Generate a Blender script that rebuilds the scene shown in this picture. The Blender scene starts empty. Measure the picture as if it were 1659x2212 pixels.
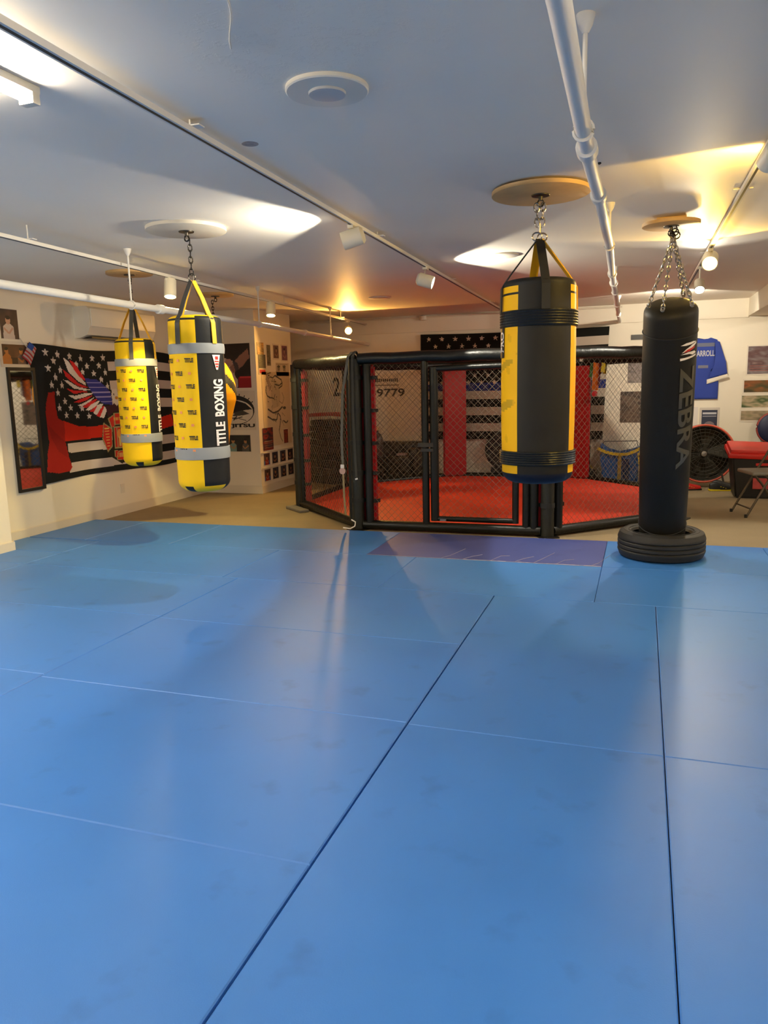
import bpy, bmesh, math, random
from math import sin, cos, pi, radians, atan2, hypot, sqrt
from mathutils import Vector, Matrix, noise

random.seed(7)
S = bpy.context.scene
COL = S.collection

# ------------------------------------------------------------------ camera, light level
cam_d = bpy.data.cameras.new('camera')
cam_d.sensor_fit = 'VERTICAL'; cam_d.sensor_height = 36.0; cam_d.lens = 26.6; cam_d.clip_start = 0.05
cam = bpy.data.objects.new('camera', cam_d); COL.objects.link(cam)
X = Vector((0.9477, 0.3187, -0.0225)); 
R3 = Matrix(((0.948, -0.032, 0.318), (0.319, 0.166, -0.933), (-0.023, 0.986, 0.167)))
ax = Vector((R3[0][0], R3[1][0], R3[2][0])).normalized()
az = Vector((R3[0][2], R3[1][2], R3[2][2])); az = (az - az.dot(ax)*ax).normalized()
ay = az.cross(ax)
M = Matrix((ax, ay, az)).transposed().to_4x4(); M.translation = (0, 0, 1.43)
cam.matrix_world = M
S.camera = cam
vs = S.view_settings
vs.view_transform = 'Standard'; vs.look = 'None'; vs.gamma = 1; vs.use_curve_mapping = False
vs.exposure = 0.36
w = bpy.data.worlds.new('world'); S.world = w; w.use_nodes = True
w.node_tree.nodes['Background'].inputs[0].default_value = (0.05, 0.06, 0.08, 1)

STRIP_STRENGTH = 235.0
SPOT = 0.8
ZC = 2.45      # ceiling height
XL = -5.8      # left wall
YB = 11.5      # back wall
ZF = -0.025    # bare floor; the mats' tops are at z = 0

# ------------------------------------------------------------------ materials
def lin(c):
    return tuple(((x/255)/12.92 if x/255 <= 0.04045 else ((x/255+0.055)/1.055)**2.4) for x in c)
def mat(name, rgb, rough=0.5, metal=0.0, noise_amt=0.0, scale=8.0, bump=0.0, bscale=None, emit=None, coat=0.0, spec=0.5):
    m = bpy.data.materials.new(name); m.use_nodes = True
    nt = m.node_tree; b = nt.nodes['Principled BSDF']
    c = lin(rgb) + (1,)
    b.inputs['Base Color'].default_value = c
    b.inputs['Roughness'].default_value = rough
    b.inputs['Metallic'].default_value = metal
    b.inputs['Specular IOR Level'].default_value = spec
    if coat: b.inputs['Coat Weight'].default_value = coat; b.inputs['Coat Roughness'].default_value = 0.2
    if emit:
        b.inputs['Emission Color'].default_value = lin(emit[0]) + (1,); b.inputs['Emission Strength'].default_value = emit[1]
    if noise_amt or bump:
        tc = nt.nodes.new('ShaderNodeTexCoord')
        nz = nt.nodes.new('ShaderNodeTexNoise'); nz.inputs['Scale'].default_value = scale; nz.inputs['Detail'].default_value = 6
        nt.links.new(tc.outputs['Object'], nz.inputs['Vector'])
        if noise_amt:
            mx = nt.nodes.new('ShaderNodeMix'); mx.data_type = 'RGBA'
            mx.inputs[6].default_value = tuple(v*(1-noise_amt) for v in c[:3]) + (1,)
            mx.inputs[7].default_value = tuple(min(1, v*(1+noise_amt)) for v in c[:3]) + (1,)
            nt.links.new(nz.outputs['Fac'], mx.inputs[0]); nt.links.new(mx.outputs[2], b.inputs['Base Color'])
        if bump:
            n2 = nz
            if bscale:
                n2 = nt.nodes.new('ShaderNodeTexNoise'); n2.inputs['Scale'].default_value = bscale; n2.inputs['Detail'].default_value = 4
                nt.links.new(tc.outputs['Object'], n2.inputs['Vector'])
            bp = nt.nodes.new('ShaderNodeBump'); bp.inputs['Strength'].default_value = bump; bp.inputs['Distance'].default_value = 0.01
            nt.links.new(n2.outputs['Fac'], bp.inputs['Height']); nt.links.new(bp.outputs['Normal'], b.inputs['Normal'])
    return m
def print_mat(name, rough=0.5, spec=0.5, bump=0.0):
    m = mat(name, (200, 200, 200), rough, spec=spec, bump=bump, bscale=25 if bump else None)
    nt = m.node_tree; a = nt.nodes.new('ShaderNodeAttribute'); a.attribute_name = 'Col'
    nt.links.new(a.outputs['Color'], nt.nodes['Principled BSDF'].inputs['Base Color'])
    return m

M_wall = mat('wall_paint', (236, 227, 206), 0.6, noise_amt=0.03, scale=1.5, bump=0.05, bscale=30)
M_trim = mat('trim_paint', (224, 214, 194), 0.4)
M_floor = mat('brown_carpet_floor', (140, 124, 94), 0.8, noise_amt=0.18, scale=3.0, bump=0.3, bscale=160)
M_pipe = mat('white_pipe_paint', (224, 218, 206), 0.5, spec=.35)
M_white = mat('white_plastic', (222, 214, 196), 0.4)
M_can = mat('cream_lamp_can', (224, 214, 190), 0.4)
M_ply = mat('plywood', (196, 158, 104), 0.55, noise_amt=0.15, scale=12)
M_plyw = mat('pale_painted_plywood', (206, 196, 176), 0.55, noise_amt=0.08, scale=12)
M_steel = mat('steel', (170, 165, 158), 0.3, 1.0)
M_dsteel = mat('dark_steel', (70, 66, 60), 0.4, 1.0)
M_black = mat('black_vinyl', (26, 26, 25), 0.38, bump=0.25, bscale=18)
M_bpad = mat('black_foam_pad', (17, 18, 15), 0.38, bump=0.4, bscale=26, spec=.35)
M_olive = mat('charcoal_corner_vinyl', (34, 34, 28), 0.45, bump=0.3, bscale=20, spec=.35)
M_strap = mat('black_webbing', (24, 24, 23), 0.7)
M_grey_web = mat('grey_webbing', (110, 108, 98), 0.7)
M_dgrey_web = mat('dark_grey_webbing', (66, 64, 58), 0.7)
M_yel_web = mat('yellow_webbing', (222, 170, 22), 0.6)
M_red = mat('red_vinyl_pad', (156, 8, 16), 0.42, bump=0.5, bscale=14)
M_canvas = mat('red_canvas', (214, 58, 34), 0.6, noise_amt=0.1, scale=5)
M_wire = mat('vinyl_coated_wire', (104, 94, 78), 0.55)
M_tire = mat('tire_rubber', (34, 33, 31), 0.6, noise_amt=0.1, scale=20)
M_grey = mat('grey_fabric_tape', (146, 148, 146), 0.55)
M_orange = mat('orange_vinyl', (214, 140, 22), 0.5, bump=0.3, bscale=12)
M_gum = mat('black_rubber', (20, 20, 20), 0.5)
M_mirror = mat('mirror_glass', (215, 215, 210), 0.03, 1.0)
M_redpl = mat('red_plastic', (190, 34, 26), 0.4)
M_blackpl = mat('black_plastic', (24, 22, 20), 0.45)
M_greypl = mat('grey_seat_vinyl', (122, 116, 106), 0.5)
M_frame = mat('grey_metal_frame', (92, 84, 72), 0.4, 0.6)
M_fan = mat('dark_fan_metal', (62, 58, 48), 0.5, 0.3)
M_orim = mat('orange_red_rim', (196, 84, 60), 0.5)
M_blue = mat('royal_blue_cloth', (26, 84, 150), 0.7, noise_amt=0.15, scale=6, bump=0.4, bscale=14)
M_yel = mat('yellow_tape', (220, 196, 30), 0.5)
M_print = print_mat('printed_paper', 0.45)
M_cloth = print_mat('printed_cloth', 0.85, 0.2)
M_vinylp = print_mat('printed_vinyl', 0.56, 0.25, 0.12)
M_letw = mat('white_print', (236, 228, 220), 0.5)
M_letk = mat('black_print', (26, 24, 20), 0.5)
M_letg = mat('grey_gloss_print', (80, 76, 64), 0.3)
M_stain = mat('brown_stain', (160, 148, 140), .7, noise_amt=.5, scale=40)
M_sofa = mat('dark_brown_leather', (38, 32, 26), 0.4, bump=0.4, bscale=10)

def ceiling_mat():
    m = mat('ceiling_paint', (232, 230, 228), 0.55, bump=0.0, spec=0.3)
    nt = m.node_tree; b = nt.nodes['Principled BSDF']
    tc = nt.nodes.new('ShaderNodeTexCoord')
    n1 = nt.nodes.new('ShaderNodeTexNoise'); n1.inputs['Scale'].default_value = 1.2; n1.inputs['Detail'].default_value = 3
    nt.links.new(tc.outputs['Object'], n1.inputs['Vector'])
    mx = nt.nodes.new('ShaderNodeMix'); mx.data_type = 'RGBA'
    mx.inputs[6].default_value = lin((232, 222, 204)) + (1,); mx.inputs[7].default_value = lin((242, 234, 218)) + (1,)
    nt.links.new(n1.outputs['Fac'], mx.inputs[0]); nt.links.new(mx.outputs[2], b.inputs['Base Color'])
    # lumpy scraped patch in the plaster around the round plate
    mp = nt.nodes.new('ShaderNodeVectorMath'); mp.operation = 'DISTANCE'; mp.inputs[1].default_value = (-0.95, 2.35, ZC)
    nt.links.new(tc.outputs['Object'], mp.inputs[0])
    rg = nt.nodes.new('ShaderNodeMapRange'); rg.inputs[1].default_value = 0.15; rg.inputs[2].default_value = 0.5; rg.inputs[3].default_value = 1; rg.inputs[4].default_value = 0.0
    nt.links.new(mp.outputs['Value'], rg.inputs[0])
    n2 = nt.nodes.new('ShaderNodeTexNoise'); n2.inputs['Scale'].default_value = 26; n2.inputs['Detail'].default_value = 8; n2.inputs['Roughness'].default_value = 0.7
    nt.links.new(tc.outputs['Object'], n2.inputs['Vector'])
    n3 = nt.nodes.new('ShaderNodeMapRange'); n3.inputs[1].default_value = 0.52; n3.inputs[2].default_value = 0.8
    nt.links.new(n2.outputs['Fac'], n3.inputs[0])
    ml = nt.nodes.new('ShaderNodeMath'); ml.operation = 'MULTIPLY'
    nt.links.new(n3.outputs[0], ml.inputs[0]); nt.links.new(rg.outputs[0], ml.inputs[1])
    bp = nt.nodes.new('ShaderNodeBump'); bp.inputs['Strength'].default_value = 0.35; bp.inputs['Distance'].default_value = 0.015
    nt.links.new(ml.outputs[0], bp.inputs['Height']); nt.links.new(bp.outputs['Normal'], b.inputs['Normal'])
    return m
M_ceil = ceiling_mat()

def mat_vinyl(name, rgb, rough=0.36):
    m = mat(name, rgb, rough)
    nt = m.node_tree; b = nt.nodes['Principled BSDF']
    ge = nt.nodes.new('ShaderNodeNewGeometry')
    n1 = nt.nodes.new('ShaderNodeTexNoise'); n1.inputs['Scale'].default_value = 1.1; n1.inputs['Detail'].default_value = 5
    n2 = nt.nodes.new('ShaderNodeTexNoise'); n2.inputs['Scale'].default_value = 5.5; n2.inputs['Detail'].default_value = 5
    nt.links.new(ge.outputs['Position'], n1.inputs['Vector']); nt.links.new(ge.outputs['Position'], n2.inputs['Vector'])
    mx = nt.nodes.new('ShaderNodeMix'); mx.data_type = 'RGBA'
    c = lin(rgb)
    mx.inputs[6].default_value = tuple(v*0.8 for v in c) + (1,); mx.inputs[7].default_value = tuple(v*1.2 for v in c) + (1,)
    nt.links.new(n1.outputs['Fac'], mx.inputs[0])
    rg = nt.nodes.new('ShaderNodeMapRange'); rg.inputs[1].default_value = 0.60; rg.inputs[2].default_value = 0.74; rg.inputs[3].default_value = 0; rg.inputs[4].default_value = 0.45
    nt.links.new(n2.outputs['Fac'], rg.inputs[0])
    m2 = nt.nodes.new('ShaderNodeMix'); m2.data_type = 'RGBA'
    m2.inputs[7].default_value = tuple(v*0.6 for v in c) + (1,)
    nt.links.new(rg.outputs[0], m2.inputs[0]); nt.links.new(mx.outputs[2], m2.inputs[6]); nt.links.new(m2.outputs[2], b.inputs['Base Color'])
    r2 = nt.nodes.new('ShaderNodeMapRange'); r2.inputs[3].default_value = rough-0.06; r2.inputs[4].default_value = rough+0.12
    nt.links.new(n1.outputs['Fac'], r2.inputs[0]); nt.links.new(r2.outputs[0], b.inputs['Roughness'])
    n3 = nt.nodes.new('ShaderNodeTexNoise'); n3.inputs['Scale'].default_value = 220
    nt.links.new(ge.outputs['Position'], n3.inputs['Vector'])
    bp = nt.nodes.new('ShaderNodeBump'); bp.inputs['Strength'].default_value = 0.12; bp.inputs['Distance'].default_value = 0.002
    nt.links.new(n3.outputs['Fac'], bp.inputs['Height']); nt.links.new(bp.outputs['Normal'], b.inputs['Normal'])
    return m
M_mat = mat_vinyl('blue_mat_vinyl', (56, 118, 196), .42)
M_matp = mat_vinyl('worn_purple_blue_mat_vinyl', (62, 76, 144), 0.46)
M_seamlight = mat('mat_seam_highlight', (72, 126, 200), .5)  # highlight along the cross seams, painted as a lighter blue on the bevels
M_matside = mat('mat_edge', (20, 50, 90), 0.6)

# ------------------------------------------------------------------ mesh helpers
def setp(o, label=None, cat=None, group=None, kind=None):
    if label: o['label'] = label
    if cat: o['category'] = cat
    if group: o['group'] = group
    if kind: o['kind'] = kind
    return o
def thing(name, label, cat, loc=(0, 0, 0), rz=0, group=None):
    o = bpy.data.objects.new(name, None); COL.objects.link(o)
    o.location = loc; o.rotation_euler = (0, 0, rz); o.empty_display_size = 0.1
    return setp(o, label, cat, group)
def obj(name, bm, m, parent=None, smooth=None, label=None):
    me = bpy.data.meshes.new(name); bmesh.ops.recalc_face_normals(bm, faces=bm.faces[:]); bm.to_mesh(me); bm.free()
    ms = m if isinstance(m, (list, tuple)) else [m]
    for k in ms: me.materials.append(k)
    o = bpy.data.objects.new(name, me); COL.objects.link(o)
    if parent: o.parent = parent
    if smooth is not None:
        try:
            me.shade_smooth()
            me.set_sharp_from_angle(angle=radians(smooth))
        except Exception:
            for p in me.polygons: p.use_smooth = True
    if label: o['label'] = label
    return o
def NB(): return bmesh.new()
def box(bm, x0, x1, y0, y1, z0, z1, mi=0, mtx=None):
    vs_ = [Vector((x, y, z)) for z in (z0, z1) for y in (y0, y1) for x in (x0, x1)]
    if mtx: vs_ = [mtx @ v for v in vs_]
    v = [bm.verts.new(p) for p in vs_]
    for f in ((0, 2, 3, 1), (4, 5, 7, 6), (0, 1, 5, 4), (2, 6, 7, 3), (0, 4, 6, 2), (1, 3, 7, 5)):
        fa = bm.faces.new([v[i] for i in f]); fa.material_index = mi
    return bm
def bevbox(bm, x0, x1, y0, y1, z0, z1, b=0.01, seg=2, mtx=None):
    t = NB(); box(t, x0, x1, y0, y1, z0, z1)
    bmesh.ops.bevel(t, geom=t.edges[:]+t.verts[:], offset=b, segments=seg, affect='EDGES', profile=0.6)
    add(bm, t, mtx); t.free(); return bm
def add(bm, t, mtx=None, mi=None):
    mp = {}
    for v in t.verts: mp[v] = bm.verts.new(mtx @ v.co if mtx else v.co)
    for f in t.faces:
        nf = bm.faces.new([mp[v] for v in f.verts]); nf.material_index = f.material_index if mi is None else mi; nf.smooth = f.smooth
def frame(d, up=Vector((0, 0, 1))):
    d = d.normalized()
    if abs(d.dot(up)) > 0.99: up = Vector((1, 0, 0))
    s = d.cross(up).normalized(); u = s.cross(d).normalized()
    return s, u
def tube(bm, pts, r, n=12, cap=True, closed=False, mi=0):
    pts = [Vector(p) for p in pts]; rings = []
    L = len(pts)
    for i, p in enumerate(pts):
        if closed: d = pts[(i+1) % L]-pts[i-1]
        else: d = pts[min(i+1, L-1)]-pts[max(i-1, 0)]
        s, u = frame(d)
        rr = r[i] if isinstance(r, (list, tuple)) else r
        rings.append([bm.verts.new(p + rr*(cos(2*pi*k/n)*s + sin(2*pi*k/n)*u)) for k in range(n)])
    rng = range(L) if closed else range(L-1)
    for i in rng:
        a, b = rings[i], rings[(i+1) % L]
        for k in range(n):
            f = bm.faces.new((a[k], a[(k+1) % n], b[(k+1) % n], b[k])); f.material_index = mi
    if cap and not closed:
        bm.faces.new(rings[0][::-1]).material_index = mi; bm.faces.new(rings[-1]).material_index = mi
    return bm
def lathe(bm, prof, n=40, org=(0, 0, 0), mtx=None, mi=0, caps=True):
    o = Vector(org); rings = []
    for r, z in prof:
        ring = []
        for k in range(n):
            a = 2*pi*k/n; p = Vector((r*sin(a), -r*cos(a), z))
            if mtx: p = mtx @ p
            ring.append(bm.verts.new(o+p))
        rings.append(ring)
    for i in range(len(prof)-1):
        for k in range(n):
            f = bm.faces.new((rings[i][k], rings[i][(k+1) % n], rings[i+1][(k+1) % n], rings[i+1][k])); f.material_index = mi
    if caps:
        bm.faces.new(rings[0][::-1]).material_index = mi; bm.faces.new(rings[-1]).material_index = mi
    return bm
def strap(bm, pts, wdir, width, th=0.004):
    """flat webbing along pts; wdir = direction across it"""
    pts = [Vector(p) for p in pts]; L = len(pts); rings = []
    for i, p in enumerate(pts):
        d = (pts[min(i+1, L-1)]-pts[max(i-1, 0)]).normalized()
        wv = wdir[i] if isinstance(wdir, list) else wdir
        wv = Vector(wv); wv = (wv-wv.dot(d)*d).normalized(); t = d.cross(wv)
        rings.append([bm.verts.new(p+a*wv*width/2+b*t*th/2) for a, b in ((-1, -1), (1, -1), (1, 1), (-1, 1))])
    for i in range(L-1):
        for k in range(4): bm.faces.new((rings[i][k], rings[i][(k+1) % 4], rings[i+1][(k+1) % 4], rings[i+1][k]))
    bm.faces.new(rings[0]); bm.faces.new(rings[-1][::-1]); return bm
def chain(bm, a, b, link=0.045, r=0.0045):
    a = Vector(a); b = Vector(b); L = (b-a).length; n = max(2, int(L/(link*0.72))); d = (b-a).normalized(); s, u = frame(d)
    for i in range(n):
        c = a+(b-a)*((i+0.5)/n); q = s if i % 2 else u
        pts = []
        for k in range(10):
            t = 2*pi*k/10; pts.append(c + d*cos(t)*link*0.5 + q*sin(t)*link*0.27)
        tube(bm, pts, r, 5, closed=True)
    return bm
def text_tris(s, size=1.0, bold=0.0, extrude=0.0, shear=0.0, spacing=1.0):
    """the string as a triangulated bmesh in the xy plane, centred"""
    cu = bpy.data.curves.new('t', 'FONT'); cu.body = s; cu.size = size; cu.offset = bold; cu.align_x = 'CENTER'; cu.align_y = 'CENTER'
    cu.space_character = spacing; cu.shear = shear; cu.resolution_u = 4; cu.extrude = extrude
    o = bpy.data.objects.new('t', cu); COL.objects.link(o)
    dg = bpy.context.evaluated_depsgraph_get(); me = bpy.data.meshes.new_from_object(o.evaluated_get(dg))
    bpy.data.objects.remove(o); bpy.data.curves.remove(cu)
    bm = NB(); bm.from_mesh(me); bpy.data.meshes.remove(me)
    bmesh.ops.triangulate(bm, faces=bm.faces[:])
    return bm
def fit(bm, w_, h_):
    xs = [v.co.x for v in bm.verts]; ys = [v.co.y for v in bm.verts]
    cx, cy = (min(xs)+max(xs))/2, (min(ys)+max(ys))/2; sx = w_/(max(xs)-min(xs)); sy = h_/(max(ys)-min(ys))
    for v in bm.verts: v.co.x = (v.co.x-cx)*sx; v.co.y = (v.co.y-cy)*sy
    return bm
def inpoly(x, y, P):
    c = False; j = len(P)-1
    for i in range(len(P)):
        xi, yi = P[i]; xj, yj = P[j]
        if (yi > y) != (yj > y) and x < (xj-xi)*(y-yi)/(yj-yi)+xi: c = not c
        j = i
    return c
def star(cx, cy, r, rot=0):
    return [(cx+(r if k % 2 == 0 else r*0.42)*sin(rot+k*pi/5), cy+(r if k % 2 == 0 else r*0.42)*cos(rot+k*pi/5)) for k in range(10)]
class Layers:
    def __init__(s, base): s.base = base; s.L = []
    def poly(s, P, c):
        xs = [p[0] for p in P]; ys = [p[1] for p in P]; s.L.append((min(xs), max(xs), min(ys), max(ys), P, c)); return s
    def rect(s, x0, x1, y0, y1, c): return s.poly([(x0, y0), (x1, y0), (x1, y1), (x0, y1)], c)
    def ell(s, cx, cy, rx, ry, c, n=20): return s.poly([(cx+rx*cos(2*pi*k/n), cy+ry*sin(2*pi*k/n)) for k in range(n)], c)
    def line(s, pts, wd, c):
        for a, b in zip(pts, pts[1:]):
            dx, dy = b[0]-a[0], b[1]-a[1]; l = hypot(dx, dy) or 1; nx, ny = -dy/l*wd/2, dx/l*wd/2
            s.poly([(a[0]+nx, a[1]+ny), (b[0]+nx, b[1]+ny), (b[0]-nx, b[1]-ny), (a[0]-nx, a[1]-ny)], c)
        return s
    def __call__(s, x, y):
        for x0, x1, y0, y1, P, c in reversed(s.L):
            if x0 <= x <= x1 and y0 <= y <= y1 and inpoly(x, y, P):
                return c(x, y) if callable(c) else c
        return s.base(x, y) if callable(s.base) else s.base
def colour_mesh(name, verts, faces, cols, m, parent=None, smooth=True):
    me = bpy.data.meshes.new(name); me.from_pydata(verts, [], faces)
    at = me.color_attributes.new('Col', 'FLOAT_COLOR', 'CORNER')
    buf = []
    for f, c in zip(faces, cols):
        l = lin(c); buf += [l[0], l[1], l[2], 1.0]*len(f)
    at.data.foreach_set('color', buf)
    me.materials.append(m)
    if smooth: me.polygons.foreach_set('use_smooth', [True]*len(faces))
    me.update()
    o = bpy.data.objects.new(name, me); COL.objects.link(o)
    if parent: o.parent = parent
    return o
def panel(name, org, U, V, w_, h_, nx, ny, colfn, m=None, parent=None, disp=None, th=0.003, outline=None, jit=0):
    """printed sheet: org = lower left corner, U right, V up, colour by (x,y) in metres; real thickness behind"""
    org = Vector(org); U = Vector(U); V = Vector(V); N = U.cross(V)
    vs_ = []; fs = []; cs = []
    def pt(i, j, off):
        x, y = w_*i/nx, h_*j/ny; d = disp(x, y) if disp else 0
        q = outline(x, y) if outline else (x, y)
        return org+U*q[0]+V*q[1]+N*(d+off)
    for off in (th, 0.0):
        for j in range(ny+1):
            for i in range(nx+1): vs_.append(pt(i, j, off))
    K = (nx+1)*(ny+1)
    idx = lambda i, j: j*(nx+1)+i
    for j in range(ny):
        for i in range(nx):
            fs.append((idx(i, j), idx(i+1, j), idx(i+1, j+1), idx(i, j+1)))
            cs.append(colfn(w_*(i+0.5)/nx, h_*(j+0.5)/ny))
    edge = cs[0]
    for j in range(ny):
        for i in range(nx):
            fs.append((K+idx(i, j), K+idx(i, j+1), K+idx(i+1, j+1), K+idx(i+1, j))); cs.append(edge)
    for i in range(nx):
        fs.append((idx(i, 0), K+idx(i, 0), K+idx(i+1, 0), idx(i+1, 0))); cs.append(edge)
        fs.append((idx(i+1, ny), K+idx(i+1, ny), K+idx(i, ny), idx(i, ny))); cs.append(edge)
    for j in range(ny):
        fs.append((idx(0, j+1), K+idx(0, j+1), K+idx(0, j), idx(0, j))); cs.append(edge)
        fs.append((idx(nx, j), K+idx(nx, j), K+idx(nx, j+1), idx(nx, j+1))); cs.append(edge)
    return colour_mesh(name, vs_, fs, cs, m or M_print, parent, smooth=bool(disp))
def nz(x, y, s=0.0): return noise.noise(Vector((x, y, s)))
def mixc(a, b, t): t = max(0, min(1, t)); return tuple(a[i]+(b[i]-a[i])*t for i in range(3))
def photo(pal, seed, sc=14.0, border=0.0, w_=1, h_=1, paper=(226, 216, 198)):
    """a soft, generic snapshot: patches of a small palette"""
    def f(x, y):
        if border and (x < border or y < border or x > w_-border or y > h_-border): return paper
        a = nz(x*sc*.45, y*sc*1.3, seed)*0.5+0.5; b = nz(x*sc*1.3+9, y*sc*3.1, seed+3)*0.5+0.5
        t = (a*0.7+b*0.3)*1.5-0.25; t = max(0, min(0.999, t))*(len(pal)-1); i = int(t)
        return mixc(pal[i], pal[i+1], t-i)
    return f

# ------------------------------------------------------------------ room shell
def slab(name, x0, x1, y0, y1, z0, z1, m): return setp(obj(name, box(NB(), x0, x1, y0, y1, z0, z1), m), kind='structure')
XR, YF = 4.6, -4.0
slab('floor', -6.0, XR+.2, YF-.2, YB+.2, ZF-.2, ZF, M_floor)
slab('ceiling', -6.0, XR+.2, YF-.2, YB+.2, ZC, ZC+.15, M_ceil)
slab('wall_left', XL-.2, XL, YF, YB, ZF, ZC, M_wall)
slab('wall_back', XL, XR, YB, YB+.2, ZF, ZC, M_wall)
slab('wall_right', XR, XR+.2, YF, YB, ZF, ZC, M_wall)
slab('wall_front', XL, XR, YF-.2, YF, ZF, ZC, M_wall)
slab('wall_bump_out', XL, -4.92, 9.25, 10.35, ZF, ZC, M_wall)
slab('wall_pilaster_left', XL, -5.44, 3.6, 5.35, ZF, ZC, M_wall)
slab('trim_beam_right', 1.32, 1.95, YF, YB-.03, 2.215, ZC, M_wall)
slab('trim_header_back', XL, 1.32, YB-.03, YB, 2.2, ZC, M_wall)
slab('trim_header_left', XL, XL+.02, 10.35, YB-.03, 2.06, 2.09, M_trim)
def base(name, *b):
    bm = NB(); box(bm, *b, ZF, .085); 
    bmesh.ops.bevel(bm, geom=[e for e in bm.edges if all(v.co.z > 0 for v in e.verts)], offset=.006, segments=2, affect='EDGES')
    setp(obj(name, bm, M_trim), kind='structure')
base('baseboard_left', XL, XL+.018, 5.35, 9.25)
base('baseboard_left_far', XL, XL+.018, 10.35, YB)
base('baseboard_bump_face', XL, -4.902, 9.232, 9.25)
base('baseboard_bump_side', -4.92, -4.902, 9.25, 10.35)
base('baseboard_back', XL, XR, YB-.018, YB)
base('baseboard_pilaster', -5.44, -5.422, 3.6, 5.35)
base('baseboard_pilaster_end', XL, -5.422, 5.35, 5.368)

# ------------------------------------------------------------------ lamps
def strip_light(x, y0, label, k=1.0, L=1.15):
    t = thing('fluorescent_light', label, 'ceiling light', (x, y0, ZC), 0)
    bm = NB(); bevbox(bm, -.03, .03, 0, L, -.026, 0, .005); obj('housing', bm, M_white, t, 40)
    for n_, y in (('end_cap', .0), ('end_cap', L-.04)):
        obj(n_, bevbox(NB(), -.031, .031, y, y+.035, -.062, -.022, .005), M_white, t, 40)
    m = mat('tube_glow', (255, 250, 238), .4, emit=((255, 243, 224), STRIP_STRENGTH*k))
    obj('tube', tube(NB(), [(0, .03, -.044), (0, L-.03, -.044)], .014, 14), m, t, 40)
strip_light(-2.0, 1.115, 'white fluorescent strip light at the left edge, its near end cut by the picture', .5)
for i, (x, y) in enumerate(((.75, -.1), (-2.0, -1.6), (1.1, -2.6), (-4.3, .9), (3.2, 1.0), (3.2, 5.0), (3.0,8.6))):  # unseen strip lights, added to light the room and brighten the left wall
    strip_light(x, y, 'added unseen fluorescent strip light on the ceiling %s' % (
        'behind the camera on the right', 'behind the camera on the left', 'farthest behind the camera', 'near the left wall outside the picture',
        'beyond the right beam, nearest', 'beyond the right beam, middle', 'beyond the right beam, by the back wall')[i], (.8, .8, .8, 2.2, .6, .6, .6)[i])

def track(name, a, b, label):
    t = thing(name, label, 'track', a)
    a = Vector(a); b = Vector(b); d = b-a
    ang = atan2(d.y, d.x)
    mt = Matrix.Rotation(ang, 4, 'Z')
    bm = NB(); box(bm, 0, d.length, -.017, .017, -.011, .011, mtx=mt)
    o = obj('rail', bm, M_pipe, t); 
    bm = NB(); box(bm, .02, d.length-.02, -.006, .006, -.0125, -.0105, mtx=mt); obj('slot', bm, M_gum, t)
    n = int(d.length/2.4)
    for k in range(n+1):
        bm = NB(); p = d*(k+.4)/(n+1)
        box(bm, -.02, .02, -.05, .05, .011, .016, mtx=Matrix.Translation((p.x, p.y, p.z)) @ mt)
        tube(bm, [(p.x, p.y, p.z+.01), (p.x, p.y, ZC-t.location.z)], .004, 8)
        obj('clip', bm, M_pipe, t)
    return t
T1a, T1b = Vector((-1.6, -.6, 2.41)), Vector((-1.9, 11.3, 2.41))
T2a, T2b = Vector((-3.33, -1.0, 2.35)), Vector((-4.115, 11.4, 2.35))
T3a, T3b = Vector((.54, -.5, 2.43)), Vector((.44, 10.6, 2.43))
track('light_track', T1a, T1b, 'long white light track crossing the middle of the ceiling, with two white spot cans')
track('light_track', T2a, T2b, 'thin white light track on the left, carrying three lit lamps above the yellow bags')
track('light_track', T3a, T3b, 'white light track at the right, beyond the long pipe, with yellow glowing lamps')

def spot(px, py, pz, d, rgb, power, ang, label, trackz, glow=40, r=.05, L=.14, twh=1.0):
    t = thing('track_lamp', label, 'spot lamp', (px, py, trackz))
    d = Vector(d).normalized(); c = Vector((px, py, pz))-Vector((px, py, trackz))
    q = d.to_track_quat('Z', 'Y').to_matrix().to_4x4(); q.translation = c - d*L/2
    obj('can', lathe(NB(), [(.012, -.012), (r*.7, -.012), (r, .006), (r, L), (r*.9, L), (r*.86, L-.02)], 28, mtx=q), M_can, t, 35)
    m = mat('lamp_glow', (255, 240, 210), .4, emit=(rgb, glow))
    obj('bulb_face', lathe(NB(), [(r*.8, L-.022), (r*.84, L-.012), (r*.6, L-.006), (.001, L-.004)], 24, mtx=q), m, t, 60)
    bm = NB(); box(bm, -.018, .018, -.035, .035, -.03, -.008); tube(bm, [(0, 0, -.02), (c-d*.02)*.5+Vector((0, 0, -.01)), c-d*L*.1], .007, 8)
    obj('adapter', bm, M_can, t)
    ld = bpy.data.lights.new('lamp_beam', 'SPOT'); ld.energy = power*SPOT; ld.color = lin(rgb); ld.spot_size = radians(ang); ld.spot_blend = .12; ld.shadow_soft_size = .03
    lo = bpy.data.objects.new('lamp_beam', ld); COL.objects.link(lo); lo.parent = t
    lo.location = c + d*(L/2+.012); lo.rotation_euler = d.to_track_quat('-Z', 'Y').to_euler()
    return t
YEL_ = (255, 208, 96); WARM = (255, 226, 150); ORG = (255, 190, 96); WHT = (255, 246, 226)
spot(-1.733, 4.6, 2.325, (-.93, -.22, -.28), WHT, 85, 125, 'white spot can aimed left on the middle track, nearest of its two', 2.41, 14, .055, .13)
spot(-1.783, 6.48, 2.29, (.92, .12, -.3), WHT, 120, 125, 'white spot can aimed right on the middle track, the farther of its two', 2.41, 14, .055, .13)
spot(-3.75, 5.62, 2.255, (.1, -.25, -1), WARM, 110, 120, 'cream spot can pointing down between the two yellow bags', 2.35, 45, .05, .15)
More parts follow.
